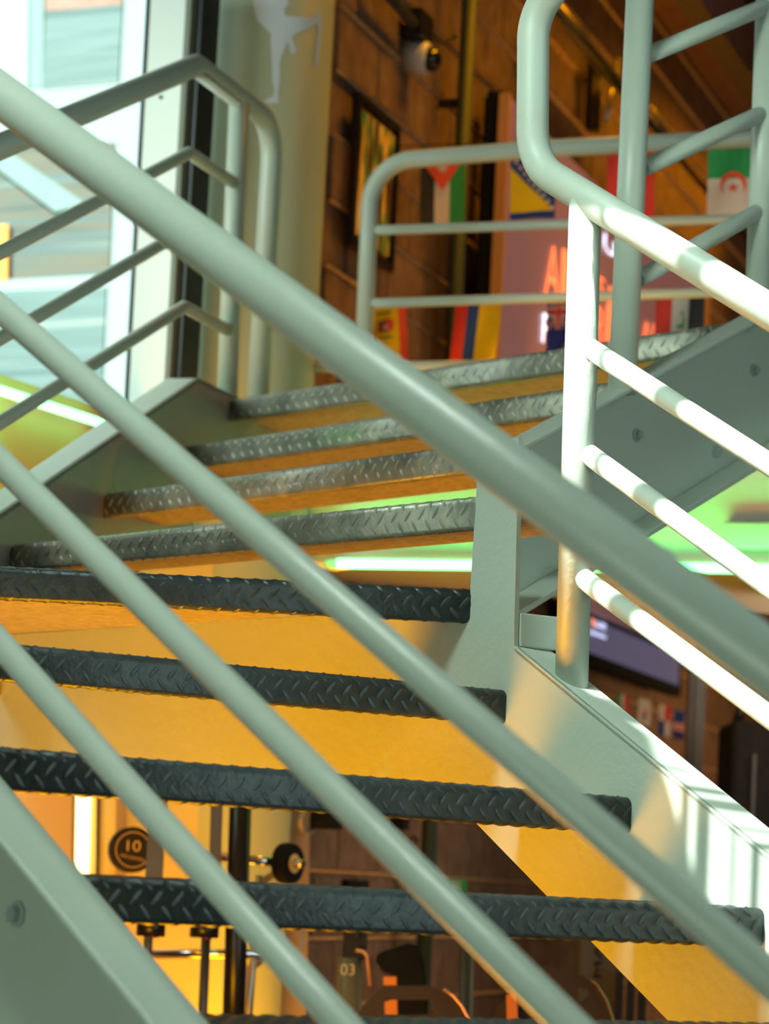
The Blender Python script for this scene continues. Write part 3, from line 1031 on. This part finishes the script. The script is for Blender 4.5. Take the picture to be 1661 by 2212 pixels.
# ledges / ducts in the upper right corner
for k, (x0, y0, x1, y1, off, hh) in enumerate(((1400, -40, 1661, 250, .12, .16), (1440, -80, 1661, 130, .5, .22), (1540, -40, 1661, 100, 1.0, .1))):
    p, q = Wp(x0, y0, off), Wp(x1, y1, off)
    p.z = q.z = (p.z + q.z) / 2
    m = MB(); m.box((p + q) / 2, (q - p), NW * .14, ZUP * hh)
    one('ceiling_duct', m, (WOOD, ROOFM, BLACKM)[k], ('low brown box duct along the top of the block wall', 'dark flat duct hung under the roof in the upper right corner', 'narrow black cable tray in the upper right corner')[k], 'duct')

# big led screen
SO = .22
a, b_, s = on_wall_quad(1098, 205, 1543, 780, SO)
b_ = zat(a, EYE + 1.05)
hgt = a.z - b_.z
o = empty('led_screen', tuple(b_), 'large pinkish led screen with orange lettering on the block wall', 'screen')
SCR, nt, b = new_mat('screen_face')
b.inputs['Base Color'].default_value = (.22, .13, .13, 1); b.inputs['Roughness'].default_value = .35
b.inputs['Emission Color'].default_value = (.30, .15, .17, 1); b.inputs['Emission Strength'].default_value = .30
m = MB(); m.prism([b_, b_ + DW * s, b_ + DW * s + ZUP * hgt, b_ + ZUP * hgt], NW * -.02); m.build('display', SCR, o)
m = MB(); m.prism([b_ - DW * .012, b_ + DW * (s + .012), b_ + DW * (s + .012) + ZUP * (hgt + .012), b_ - DW * .012 + ZUP * (hgt + .012)], NW * -.05)
for v in range(len(m.v)):
    m.v[v] = tuple(Vector(m.v[v]) - NW * .021)
m.build('housing', BLACK, o)
m = MB(); m.box(b_ - DW * .014 + ZUP * hgt / 2 - NW * .006, DW * .026, NW * .036, ZUP * hgt)
m.build('edge_trim', paint('amber_trim', (.75, .42, .18), .35, .3, var=.03), o); m = MB()
m.box(b_ + DW * (s - .03) + ZUP * hgt / 2 + NW * .004, DW * .12, NW * .012, ZUP * hgt); m.build('edge_trim', MATS['amber_trim'], o)
OE, WE = emit('orange_letters', (1, .24, .09), 1.25), emit('white_letters', (.62, .75, 1), 2.2)
def letters(s_, x0, x1, yt, yb, mat, name='lettering', off=SO + .006, par=o):
    p, q = Wp(x0, yb, off), Wp(x1, yb, off)
    w = (Vector((q.x, q.y, 0)) - Vector((p.x, p.y, 0))).length
    h = Wp(x0, yt, off).z - p.z
    m = MB(); text_mb(m, s_, p, DW, ZUP, w, h, 0)
    return m.build(name, mat, par)
ox = letters
letters('A', 1176, 1208, 512, 634, OE)
letters('I', 1211, 1222, 530, 636, OE)
letters('S', 1290, 1306, 590, 640, OE)
letters('I', 1312, 1319, 612, 700, OE)
letters('F', 1171, 1186, 672, 738, WE)
letters('R', 1286, 1304, 655, 735, OE)
letters('I', 1308, 1317, 655, 735, OE)
letters('A', 1385, 1406, 682, 745, OE)
letters('L', 1409, 1424, 695, 745, OE)
letters('U', 1304, 1330, 500, 536, WE)

# black strip put in for the soft shade beside the screen
q = Wp(1058, 300, .05)
m = MB(); m.box(zat(q, EYE + 1.70), DW * .10, NW * .03, ZUP * 2.1)
one('shade_strip', m, BLACK, 'tall black strip put in for the speaker on the wall left of the big screen', 'shade', bevel=.01)

# ------------------------------------------------------------------ flags
def flag(name, px, stripes, extras=(), label='', group='bunting flags above the platform', Y=9.3, cat='flag', parts=True, sway=.006):
    """px: four corners (tl, tr, br, bl) in the photo; stripes: (u0, v0, u1, v1, colour) in flag units"""
    tl, tr, br, bl = [up(at_y(*p, Y)) for p in px]
    nrm = Vector((0, -1, 0))
    def S(u, v, h=0):
        p = tl.lerp(tr, u).lerp(bl.lerp(br, u), v)
        return p + Vector((0, sway * sin(u * 7 + v * 4 + tl.x * 9) - .004 * h, 0))
    m = MB(); mats = []
    def fill(poly, col, lay):
        if col not in mats: mats.append(col)
        m.cur = mats.index(col)
        xs = [p[0] for p in poly]; ys = [p[1] for p in poly]
        if len(poly) == 4 and poly[0][1] == poly[1][1] and poly[0][0] == poly[3][0]:
            n = 6
            for i in range(n):
                for j in range(n):
                    u0, u1 = xs[0] + (xs[1] - xs[0]) * i / n, xs[0] + (xs[1] - xs[0]) * (i + 1) / n
                    v0, v1 = ys[0] + (ys[2] - ys[0]) * j / n, ys[0] + (ys[2] - ys[0]) * (j + 1) / n
                    m.poly([S(u0, v0, lay), S(u1, v0, lay), S(u1, v1, lay), S(u0, v1, lay)], True)
        else:
            tri = tessellate_polygon([[Vector((x, y, 0)) for x, y in poly]])
            # refine each triangle so it follows the cloth
            for t in tri:
                P3 = [Vector((poly[i][0], poly[i][1], 0)) for i in t]
                K = 6
                g = {}
                for i in range(K + 1):
                    for j in range(K + 1 - i):
                        w = P3[0] + (P3[1] - P3[0]) * i / K + (P3[2] - P3[0]) * j / K
                        g[i, j] = m.vert(S(w.x, w.y, lay))
                for i in range(K):
                    for j in range(K - i):
                        m.face((g[i, j], g[i + 1, j], g[i, j + 1]), True)
                        if i + j < K - 1: m.face((g[i + 1, j], g[i + 1, j + 1], g[i, j + 1]), True)
    for u0, v0, u1, v1, c in stripes:
        fill([(u0, v0), (u1, v0), (u1, v1), (u0, v1)], c, 0)
    for k, (poly, c) in enumerate(extras):
        fill(poly, c, 1 + k * .4)
    mats_ = [FC[c] for c in mats]
    ob = m.build('flag', mats_)
    tag(ob, label, cat, group)
    return ob
def star(cx, cy, r, n=5, inner=.42, ax=1.0, rot=0):
    return [(cx + (r if k % 2 == 0 else r * inner) * sin(rot + pi * k / n) * ax, cy - (r if k % 2 == 0 else r * inner) * cos(rot + pi * k / n)) for k in range(2 * n)]
FC = {}
for n_, c_ in dict(red=(.75, .045, .03), black=(.03, .03, .03), white=(.72, .66, .60), green=(.02, .33, .09), yellow=(.85, .62, .0), blue=(.01, .07, .33), orange=(.85, .09, .03),
                   maroon=(.30, .08, .05), pink=(.75, .35, .33), navy=(.02, .03, .22)).items():
    FC[n_] = paint('cloth_' + n_, c_, .75, var=.04, scale=30)
# Jordan, hung sideways
flag('flag', [(908, 344), (1004, 340), (1002, 482), (906, 485)], [(0, 0, .33, 1, 'black'), (.33, 0, .67, 1, 'white'), (.67, 0, 1, 1, 'green')],
     [([(0, 0), (1, 0), (.5, .50)], 'orange'), (star(.5, .15, .10, 7, .45, 1.5), 'white')], 'black, white and green flag with a red triangle and a white star, hung sideways', Y=9.35)
# Bosnia
stars = []
for k in range(9):
    t = .04 + k * .115
    stars.append((star(.09 + t * .88, .17 + t * .72, .045, 5, .42, 1.4), 'white'))
flag('flag', [(1103, 322), (1200, 318), (1199, 471), (1101, 475)], [(0, 0, 1, .86, 'blue'), (0, .86, 1, 1, 'blue')],
     [([(0, .27), (0, .91), (.97, .89)], 'yellow')] + stars, 'blue flag with a yellow triangle and a row of white stars, behind the curved handrail', Y=9.2)
flag('flag', [(1312, 318), (1414, 312), (1412, 470), (1310, 472)], [(0, 0, 1, 1, 'red')], (), 'plain red flag half hidden by the tall straight post', Y=8.95)
# Algeria
cres = []
for k in range(25):
    t = radians(-140 + 280 * k / 24)
    cres.append((.5 + .25 * sin(t), .60 - .17 * cos(t)))
for k in range(25):
    t = radians(135 - 270 * k / 24)
    cres.append((.5 + .20 * sin(t), .645 - .145 * cos(t)))
flag('flag', [(1530, 300), (1641, 296), (1638, 464), (1526, 468)], [(0, 0, 1, .52, 'green'), (0, .52, 1, 1, 'white')],
     [(cres, 'orange'), (star(.5, .64, .072, 5, .4, 1.5), 'orange')], 'green over white flag with a red crescent and star, hung sideways at the right', Y=8.75)
# lower string
arms = [([(.32, .30), (.52, .28), (.56, .45), (.30, .48)], 'maroon'), ([(.52, .24), (.70, .30), (.66, .44), (.54, .44)], 'orange'), ([(.44, .36), (.56, .35), (.56, .43), (.44, .43)], 'pink'),
        ([(.30, .19), (.64, .17), (.64, .195), (.30, .215)], 'black'), ([(.32, .54), (.62, .52), (.62, .545), (.32, .565)], 'black')]
flag('flag', [(780, 650), (877, 648), (883, 800), (800, 800)], [(0, 0, .24, 1, 'red'), (.24, 0, .80, 1, 'yellow'), (.80, 0, 1, 1, 'orange')], arms, 'red and yellow flag with a coat of arms beside the guard railing post', group='lower bunting flags', Y=9.3)
flag('flag', [(987, 640), (1086, 640), (1066, 800), (968, 800)], [(0, 0, .27, 1, 'red'), (.27, 0, .52, 1, 'blue'), (.52, 0, 1, 1, 'yellow')], (), 'red, blue and yellow striped flag slanting over the top tread', group='lower bunting flags', Y=9.25)
uj = [([(0, 0), (.12, 0), (1, .50), (1, .56), (.88, .56), (0, .08)], 'white'), ([(1, 0), (.88, 0), (0, .50), (0, .56), (.12, .56), (1, .08)], 'white'),
      ([(0, .0), (.06, 0), (1, .53), (1, .56), (.94, .56), (0, .03)], 'red'), ([(1, 0), (.94, 0), (0, .53), (0, .56), (.06, .56), (1, .03)], 'red'),
      ([(.36, 0), (.64, 0), (.64, .56), (.36, .56)], 'white'), ([(0, .20), (1, .20), (1, .36), (0, .36)], 'white'),
      ([(.42, 0), (.58, 0), (.58, .56), (.42, .56)], 'red'), ([(0, .235), (1, .235), (1, .325), (0, .325)], 'red'), (star(.80, .85, .05, 5, .45, 1.4), 'pink')]
flag('flag', [(1183, 640), (1232, 640), (1228, 770), (1179, 770)], [(0, 0, 1, 1, 'navy')], uj, 'dark blue flag with a union cross in its upper half, beside the sunlit post', group='lower bunting flags', Y=9.1)
flag('flag', [(1418, 640), (1524, 634), (1518, 760), (1410, 766)], [(0, 0, .33, 1, 'red'), (.33, 0, .67, 1, 'white'), (.67, 0, 1, 1, 'black')],
     [([(.56, .38), (.60, .38), (.60, .62), (.56, .62)], 'green'), ([(.44, .54), (.60, .48), (.60, .53), (.46, .60)], 'green'), ([(.50, .30), (.58, .32), (.57, .36), (.51, .35)], 'green')],
     'red, white and black flag with green script under the sunlit handrail', group='lower bunting flags', Y=8.95)
# strings that carry them
for (pa, pb, lab) in (((860, 316, 9.36), (1680, 290, 8.7), 'thin string carrying the upper row of flags'), ((760, 646, 9.31), (1640, 636, 8.92), 'thin string carrying the lower row of flags')):
    m = MB(); m.tube([up(at_y(*pa)), up(at_y(*pb))], .002, 6)
    one('flag_string', m, BLACK, lab, 'string')

# ------------------------------------------------------------------ lower level seen under and beside the stairs
# wood slats under the platform
m = MB()
for k, yy in enumerate((1258, 1292, 1320)):
    p, q = Wp(1080, yy + 10 * 0, .12), Wp(1661, yy, .12)
base = Wp(1600, 1250, .10)
for k in range(4):
    z = EYE + 1.44 - k * .085
    p, q = W0 + DW * 1.0, W0 + DW * 8.8
    m.box((zat(p, z) + zat(q, z)) / 2 + NW * .10, DW * 7.8, NW * .05, ZUP * .045)
one('slatted_trim', m, WOOD, 'brown horizontal wooden slats on the wall below the green light tube', 'slats')
# television
a, b_, s = on_wall_quad(1240, 1282, 1474, 1438, .14)
zt_, zb_ = Wp(1474, 1318, .14).z, (Wp(1275, 1446, .14).z + Wp(1470, 1496, .14).z) / 2
a.z = Wp(1275, 1286, .14).z
b_.z = zb_
o = empty('television', tuple(b_), 'wall-mounted television with a dark violet screen and a small orange and white logo', 'television')
m = MB(); m.prism([b_, b_ + DW * s, b_ + DW * s + ZUP * (a.z - zb_), b_ + ZUP * (a.z - zb_)], NW * -.05); m.build('bezel', BLACK, o)
TVM, nt, b = new_mat('tv_picture')
b.inputs['Base Color'].default_value = (.05, .05, .07, 1); b.inputs['Roughness'].default_value = .3
b.inputs['Emission Color'].default_value = (.085, .075, .13, 1); b.inputs['Emission Strength'].default_value = .9
g_ = .025
m = MB(); m.prism([b_ + DW * g_ + ZUP * (g_ + .02), b_ + DW * (s - g_ * 3) + ZUP * (g_ + .02), b_ + DW * (s - g_ * 3) + ZUP * (a.z - zb_ - g_), b_ + DW * g_ + ZUP * (a.z - zb_ - g_)], NW * .004); m.build('display', TVM, o)
OL, WL = emit('orange_logo', (1, .22, .04), 2.2), emit('white_logo', (.6, .66, 1), 2.4)
letters('(', 1275, 1287, 1293, 1350, OL, 'logo_mark', .150, o)
letters('MIL', 1287, 1300, 1293, 1308, WL, 'logo_text', .150, o)
letters('FIVE', 1286, 1307, 1311, 1328, WL, 'logo_text', .150, o)
letters('CORE', 1286, 1309, 1332, 1352, WL, 'logo_text', .150, o)
letters('especialista', 1274, 1309, 1357, 1370, WL, 'logo_text', .150, o)
# little flags under the television
GS = 'small flags under the television'
flag('flag', [(1333, 1497), (1358, 1502), (1357, 1550), (1332, 1545)], [(0, 0, .34, 1, 'green'), (.34, 0, .66, 1, 'white'), (.66, 0, 1, 1, 'red')], (), 'small green, white and red flag under the television', GS, Y=12.2)
flag('flag', [(1380, 1508), (1406, 1514), (1404, 1570), (1378, 1562)], [(0, 0, 1, 1, 'white')], [([(.38, .42), (.62, .42), (.6, .6), (.4, .6)], 'red'), ([(.36, .6), (.62, .6), (.6, .78), (.4, .78)], 'blue')], 'small white flag with a red and blue centre under the television', GS, Y=12.2)
flag('flag', [(1424, 1521), (1449, 1526), (1447, 1592), (1422, 1588)], [(0, 0, .5, .5, 'white'), (.5, 0, 1, .5, 'red'), (0, .5, .5, 1, 'blue'), (.5, .5, 1, 1, 'white')], (), 'small flag quartered white, red and blue under the television', GS, Y=12.2)
flag('flag', [(1455, 1534), (1479, 1538), (1477, 1600), (1453, 1594)], [(0, 0, 1, .42, 'blue'), (0, .42, 1, .7, 'pink'), (0, .7, 1, 1, 'navy')], (), 'small blue and pink banded flag beside the grey column', GS, Y=12.2)
# grey column and black machine on the right
q = up(at_y(1500, 1600, 11.2))
m = MB(); m.box(zat(q, (EYE + .9) / 2), (.058, 0, 0), (0, .10, 0), (0, 0, EYE + .9)); m.box(zat(q, (EYE + .9) / 2) + Vector((0, -.004, 0)), (.02, 0, 0), (0, .12, 0), (0, 0, EYE + .88))
one('steel_column', m, STEEL, 'grey steel column beside the small flags', 'column')
q = up(at_y(1630, 1700, 10.4))
o = empty('weight_machine', (q.x, q.y, 0), 'tall black gym machine at the right edge behind the stairs', 'gym machine')
ztop = up(at_y(1630, 1565, 10.4)).z
m = MB(); m.box((q.x, q.y, ztop / 2), (.22, 0, 0), (0, .4, 0), (0, 0, ztop)); m.build('shroud', BLACK, o, bevel=.02)
m = MB(); m.box((q.x - .03, q.y - .205, ztop / 2), (.012, 0, 0), (0, .01, 0), (0, 0, ztop * .9)); m.box((q.x + .05, q.y - .205, ztop / 2), (.012, 0, 0), (0, .01, 0), (0, 0, ztop * .9)); m.build('guide_rod', BLACKM, o)
m = MB(); m.tube(fillet([(q.x - .07, q.y, ztop), (q.x - .05, q.y, ztop + .07), (q.x + .05, q.y, ztop + .10), (q.x + .11, q.y, ztop)], [.05, .05], 8), .018, 12); m.build('pulley_guard', BLACKM, o)

# pale partition tinted with amber light, with glowing slot, at the lower left
YB = 8.45
def bq(px, Y, name, mat, th=.04, parent=None, label=None, cat=None, kind=None):
    m = MB(); m.prism([up(at_y(x, y, Y)) for x, y in px], Vector((0, th, 0)))
    o = m.build(name, mat, parent)
    return tag(o, label, cat, kind=kind)
bq([(-300, 1120), (170, 1130), (157, 1652), (140, 2600), (-300, 2600)], 7.9, 'wall_side', paint('ochre_board', (.62, .42, .16), .6, var=.1, scale=3), .10, label='ochre end wall beside the glowing panel at the lower left', cat='wall', kind='structure')
o = empty('panelled_partition', up(at_y(400, 1990, YB)) * 1, 'pale panelled partition with amber light put into its colour behind the weights', 'partition')
bq([(130, 1130), (560, 1150), (505, 2600), (100, 2600)], YB, 'panel', PANEL_LIT, .05, o)
bq([(210, 1600), (217, 1600), (205, 2600), (198, 2600)], YB - .012, 'seam', BLACKM, .02, o)
bq([(252, 1600), (272, 1600), (262, 2600), (242, 2600)], YB - .03, 'batten', paint('ochre_batten', (.5, .33, .14), .6, var=.03), .04, o)
bq([(610, 1600), (672, 1600), (655, 2600), (520, 2600), (530, 2040), (560, 1990), (600, 1960)], YB + .25, 'panel', paint('tan_shroud', (.30, .22, .16), .6, var=.05), .05, o)
m = MB(); m.prism([up(at_y(x, y, YB - .06)) for x, y in ((158, 1690), (196, 1692), (190, 1902), (150, 1897))], Vector((0, .03, 0)))
one('light_panel', m, emit('warm_white_panel', (1, .80, .42), 2.6), 'glowing warm white upright light panel at the lower left', 'light')

# ------------------------------------------------------------------ gym machine with posts, bars and plates
YM = 7.6
def mp_(x, y, Y=YM): return up(at_y(x, y, Y))
o = empty('cable_machine', zat(mp_(510, 2000), 0), 'gym rack with thick dark post and slim guide rods below the stairs', 'gym machine')
def vpost(x0, y0, x1, y1, r, mat, name, Y=YM, seg=20):
    m = MB(); m.tube([mp_(x1, y1, Y), mp_(x0, y0, Y)], r, seg); return m.build(name, mat, o)
vpost(522, 1660, 497, 2420, .028, BLACKM, 'post')
m = MB(); m.box((mp_(467, 1700) + mp_(462, 2020)) / 2, (.028, 0, 0), (0, .05, 0), (mp_(467, 1690) - mp_(457, 2018))); m.build('guide_post', STEEL, o)
m = MB(); m.box((mp_(340, 1700, 7.5) + mp_(330, 2010, 7.5)) / 2, (.040, 0, 0), (0, .05, 0), (mp_(345, 1690, 7.5) - mp_(326, 2008, 7.5))); m.build('guide_post', STEEL, o)
vpost(446, 2000, 428, 2420, .012, STEEL, 'rod')
vpost(322, 2000, 316, 2100, .012, STEEL, 'rod')
for x, y, Y in ((441, 2006, 7.55), (326, 2003, 7.5)):
    m = MB(); c = mp_(x, y, Y); m.tube([c - ZUP * .022, c + ZUP * .022], .036, 28); m.build('collar', BLACKM, o)
    m = MB(); c = mp_(x + 6, y + 20, Y); m.tube([c - ZUP * .003, c + ZUP * .003], .012, 16); m.build('collar_ring', paint('violet_anodised', (.25, .02, .6), .3, .6, var=.02), o)
m = MB(); m.box(mp_(654, 2030, 7.8), (.008, 0, 0), (0, .01, 0), (0, 0, .055)); m.build('pin', CHROME, o)  # small hanging tool without support, only grouped with the rack
vpost(560, 1890, 520, 2420, .010, GOLDM, 'rod', 7.9)

def barbell(Y, xa, ya, xb, yb, name, label, plates):
    b = empty(name, tuple((mp_(xa, ya, Y) + mp_(xb, yb, Y)) / 2), label, 'barbell')
    p, q = mp_(xa, ya, Y), mp_(xb, yb, Y)
    m = MB(); m.tube([p, q], .0125, 20); m.build('bar', CHROME, b)
    return b, p, q
b, p, q = barbell(7.9, 440, 1848, 640, 1866, 'barbell', 'chrome barbell with a black weight with amber centre below the stairs', 1)
c = mp_(622, 1865, 7.9); ax = Vector((1, -.62, .02)).normalized()
m = MB(); m.tube([c - ax * .02, c + ax * .002, c + ax * .02], [.052, .054, .050], 48); m.build('weight_plate', BLACK, b, bevel=.003)
m = MB(); m.tube([c + ax * .012, c + ax * .0215], .025, 32); m.build('hub', paint('brass_hub', (.75, .55, .2), .3, .6, var=.03), b)
m = MB(); m.tube([c + ax * .02, c + ax * .05], .011, 20); m.build('sleeve_end', CHROME, b)
barbell(7.9, 318, 2061, 640, 2060, 'barbell', 'chrome barbell resting on hooks near the bottom of the photo', 0)
# round weight marked 10
c = mp_(285, 1836, 7.95); ax = Vector((.22, -1, .02)).normalized(); u = ZUP.cross(ax).normalized(); u = u if u.x > 0 else -u
w_ = ax.cross(u); w_ = w_ if w_.z > 0 else -w_
b = empty('weight_plate', tuple(c), 'round black rubber weight marked 10 with an amber ring', 'weight')
m = MB(); m.tube([c + ax * -.03, c + ax * .018, c + ax * .024], [.060, .060, .054], 56); m.build('disc', paint('plate_rubber', (.018, .013, .010), .8, var=.1), b)
YEL = paint('yellow_print', (.75, .45, .12), .5, var=.02)
m = MB()
N = 56
for k in range(N):
    t0, t1 = 2 * pi * k / N, 2 * pi * (k + 1) / N
    m.poly([c + ax * .0246 + (u * cos(t) + w_ * sin(t)) * r for t, r in ((t0, .0445), (t1, .0445), (t1, .0470), (t0, .0470))])
m.build('ring', YEL, b)
m = MB(); text_mb(m, '10', c + ax * .0248 - u * .017 - w_ * .004, u, w_, .036, .028, 0)
text_mb(m, 'FITCONTEX', c + ax * .0248 - u * .032 - w_ * .020, (u - w_ * .16), w_, .064, .008, 0)
m.build('lettering', YEL, b)
m = MB(); m.tube([c - ax * .031, Vector((c.x - .08, YB - .001, c.z))], .011, 16)
one('weight_peg', m, CHROME, 'short chrome peg on the amber-lit panel holding the weight marked 10', 'peg')
# curved hook plates
for (pts, lab) in ((((600, 1840), (590, 1880), (560, 1900), (548, 1960), (560, 1960), (575, 1910), (612, 1880), (618, 1838)), 'curved amber-lit hook plate holding the upper barbell'),
                   (((560, 2040), (550, 2075), (528, 2090), (518, 2170), (530, 2170), (545, 2100), (575, 2075), (580, 2040)), 'curved amber-lit hook plate holding the lower barbell')):
    m = MB(); m.prism([mp_(x, y, 7.95) for x, y in pts], Vector((0, .01, 0)))
    one('bar_hook', m, paint('hook_steel', (.45, .38, .28), .35, .5, var=.03), lab, 'hook')

# machine marked 03, handles and curved grips
YH = 7.8
o = empty('exercise_machine', zat(mp_(760, 2100, YH), 0), 'grey machine column marked 03 in front of the block wall', 'gym machine')
m = MB(); c0, c1 = mp_(756, 2068, YH), mp_(748, 2500, YH); m.tube([c1, c0], .031, 32); m.build('column', paint('olive_column', (.16, .17, .13), .45, .2, var=.05), o)
m = MB(); c = mp_(767, 2034, YH); m.box(c, (.062, 0, 0), (0, .05, 0), (0, 0, .085)); m.box(c + Vector((0, -.02, .03)), (.018, 0, 0), (0, .05, 0), (0, 0, .05)); m.build('head', BLACKM, o, bevel=.003)
m = MB(); m.tube(fillet([mp_(768, 2052, YH - .04), mp_(792, 2056, YH - .04), mp_(800, 2130, YH - .04)], [.02], 8), .005, 10); m.build('cable', paint('rosy_cable', (.55, .33, .27), .4, .3, var=.02), o)
m = MB(); p = mp_(735, 2106, YH - .036); text_mb(m, '03', p, (1, 0, .03), ZUP, .036, .028, 0); m.build('lettering', paint('pale_print', (.55, .52, .42), .6, var=.02), o)

def grip(x0, y0, lab, mirror=False, sc=1.0, Y=7.7):
    g = empty('machine_grip', tuple(mp_(x0, y0, Y)), lab, 'grip')
    def P(x, y): return mp_(x0 + x * sc * (-1 if mirror else 1), y0 + y * sc, Y)
    outl = [(0, 0), (-32, -8), (-46, -30), (-44, -46), (-20, -56), (22, -70), (44, -66), (58, -30), (66, 60), (60, 130), (-2, 130), (-4, 60)]
    m = MB(); m.prism([P(*p) for p in outl], Vector((0, .05, 0))); m.build('handle', BLACK, g, bevel=.006)
    m = MB(); m.prism([P(*p) for p in ((-30, 2), (-2, 2), (2, 130), (-24, 130))], Vector((0, .03, 0))); m.build('insert', paint('orange_insert', (.80, .26, .02), .4, var=.02), g)
    return g
grip(858, 2108, 'black and orange upright grip beside the machine marked 03')
def yoke(pts, hole_, lab, Y=7.3):
    y_ = empty('machine_yoke', tuple(mp_(*pts[0], Y)), lab, 'gym machine')
    m = MB()
    tri = tessellate_polygon([[Vector((x, y, 0)) for x, y in pts], [Vector((x, y, 0)) for x, y in hole_]])
    al = pts + hole_
    f = [m.vert(mp_(*p, Y)) for p in al]; k_ = [m.vert(mp_(*p, Y) + Vector((0, .05, 0))) for p in al]
    for t in tri:
        m.face([f[i] for i in t]); m.face([k_[i] for i in t][::-1])
    n1, n2 = len(pts), len(hole_)
    for i in range(n1): m.face((f[i], f[(i + 1) % n1], k_[(i + 1) % n1], k_[i]))
    for i in range(n2): m.face((f[n1 + i], f[n1 + (i + 1) % n2], k_[n1 + (i + 1) % n2], k_[n1 + i]))
    m.build('plate', paint('brown_black_plate', (.035, .022, .016), .35, .1, var=.1), y_)
    return y_
y_ = yoke([(760, 2230), (775, 2185), (808, 2145), (830, 2130), (925, 2130), (960, 2140), (995, 2172), (1022, 2230)], [(815, 2185), (822, 2168), (845, 2160), (930, 2160), (942, 2172), (938, 2185), (925, 2192), (828, 2194)], 'dark curved yoke plate with a long slot at the bottom edge')
m = MB(); m.tube([mp_(x, y, 7.27) for x, y in ((958, 2137), (978, 2150), (997, 2172), (1012, 2200), (1022, 2230))], .004, 10); m.build('edge_trim', paint('copper_edge', (.6, .33, .22), .3, .6, var=.02), y_)
y_ = yoke([(1060, 2240), (1075, 2180), (1110, 2140), (1150, 2100), (1180, 2088), (1265, 2108), (1300, 2140), (1325, 2190), (1335, 2240)], [(1240, 2150), (1252, 2132), (1272, 2138), (1276, 2152), (1262, 2165), (1246, 2164)], 'black curved yoke plate at the bottom right of the lower steps')
m = MB(); m.tube([mp_(x, y, 7.27) for x, y in ((1262, 2105), (1290, 2125), (1312, 2160), (1325, 2200), (1330, 2235))], .005, 10); m.build('edge_trim', STEEL, y_)
m = MB(); m.prism([mp_(x, y, 7.25) for x, y in ((1094, 2150), (1116, 2140), (1120, 2240), (1096, 2240))], Vector((0, .02, 0)))
one('orange_insert', m, paint('orange_strip', (.55, .16, .02), .5, var=.02), 'upright orange strip in front of the black curved yoke', 'insert')
m = MB(); m.tube([zat(mp_(1030, 2100, 8.3), 0), mp_(1010, 1990, 8.3)], .020, 20)
one('steel_post', m, STEEL, 'round grey steel post between the two curved yokes', 'post')
o = empty('machine_cabinet', zat(mp_(1275, 2100, 8.6), 0), 'dark grey machine cabinet with letters on its side, lower right', 'gym machine')
m = MB(); zc = mp_(1290, 2030, 8.6).z
m.prism([zat(mp_(1252, 2100, 8.6), 0), zat(mp_(1345, 2100, 8.6), 0), zat(mp_(1345, 2100, 8.6), zc), zat(mp_(1252, 2100, 8.6), zc)], Vector((0, .3, 0)))
m.build('shroud', paint('dark_grey_panel', (.05, .047, .052), .5, var=.05), o)
m = MB(); text_mb(m, 'MA', mp_(1298, 2112, 8.59), ZUP, (-1, 0, 0), .095, .022, 0); m.build('lettering', BLACK, o)
for x in (1335, 1360, 1385):
    m = MB(); m.box(zat(mp_(x, 2200, 8.5), EYE - .42), (.02, 0, 0), (0, .04, 0), (0, 0, .40)); m.build('rod', BLACKM, o)
m = MB(); m.box(mp_(1385, 2095, 8.5), (.13, 0, 0), (0, .05, 0), (0, 0, .02)); m.build('crossbar', STEEL, o)
# things on the wall between the steps
def wallbox(name, x0, y0, x1, y1, off, th, mat, label, cat, bevel=0):
    p, q = Wp(x0, y1, off), Wp(x1, y1, off)
    h = Wp(x0, y0, off).z - p.z
    w = (Vector((q.x - p.x, q.y - p.y, 0))).length
    m = MB(); m.box(p + DW * w / 2 + ZUP * h / 2, DW * w, NW * th, ZUP * h)
    return one(name, m, mat, label, cat, bevel=bevel)
wallbox('wall_socket', 746, 1899, 791, 1921, .012, .02, BLACK, 'dark socket plate low on the block wall above the lower long tread', 'socket')
sg = wallbox('exit_sign', 965, 1899, 1004, 1930, .012, .012, FC['green'], 'small green and white sign on the block wall', 'sign')
p = Wp(968, 1912, .020)
for k in range(2):
    m = MB(); m.box(Wp(984, 1908 + k * 10, .020), DW * .12, NW * .003, ZUP * .006); m.build('lettering', FC['white'], sg)
wallbox('wall_hook', 856, 1766, 868, 1792, .03, .05, BLACK, 'short black hook on the block wall under the middle tread', 'hook')
m = MB()
c = Wp(690, 1762, .10); m.box(c, DW * .16, NW * .12, ZUP * .075)
o = one('wall_bin', m, BLACK, 'small black holder on the wall under the middle tread', 'holder', bevel=.02)
m = MB(); cc = c - DW * .10 - ZUP * .02
m.tube([cc + (DW * cos(t) * 2 + ZUP * sin(t)) * .035 for t in [2 * pi * k / 24 for k in range(25)]], .005, 8, cap=False)
m.build('ring', paint('pale_ring', (.5, .42, .3), .4, .4, var=.02), o)
m = MB(); c = Wp(893, 1822, .06)
m.tube([c + (DW * cos(t) * 2.2 + ZUP * sin(t)) * .020 for t in [2 * pi * k / 24 for k in range(20)]], .005, 8)
one('hanging_loop', m, BLACKM, 'small dark loop hanging on the block wall', 'loop')
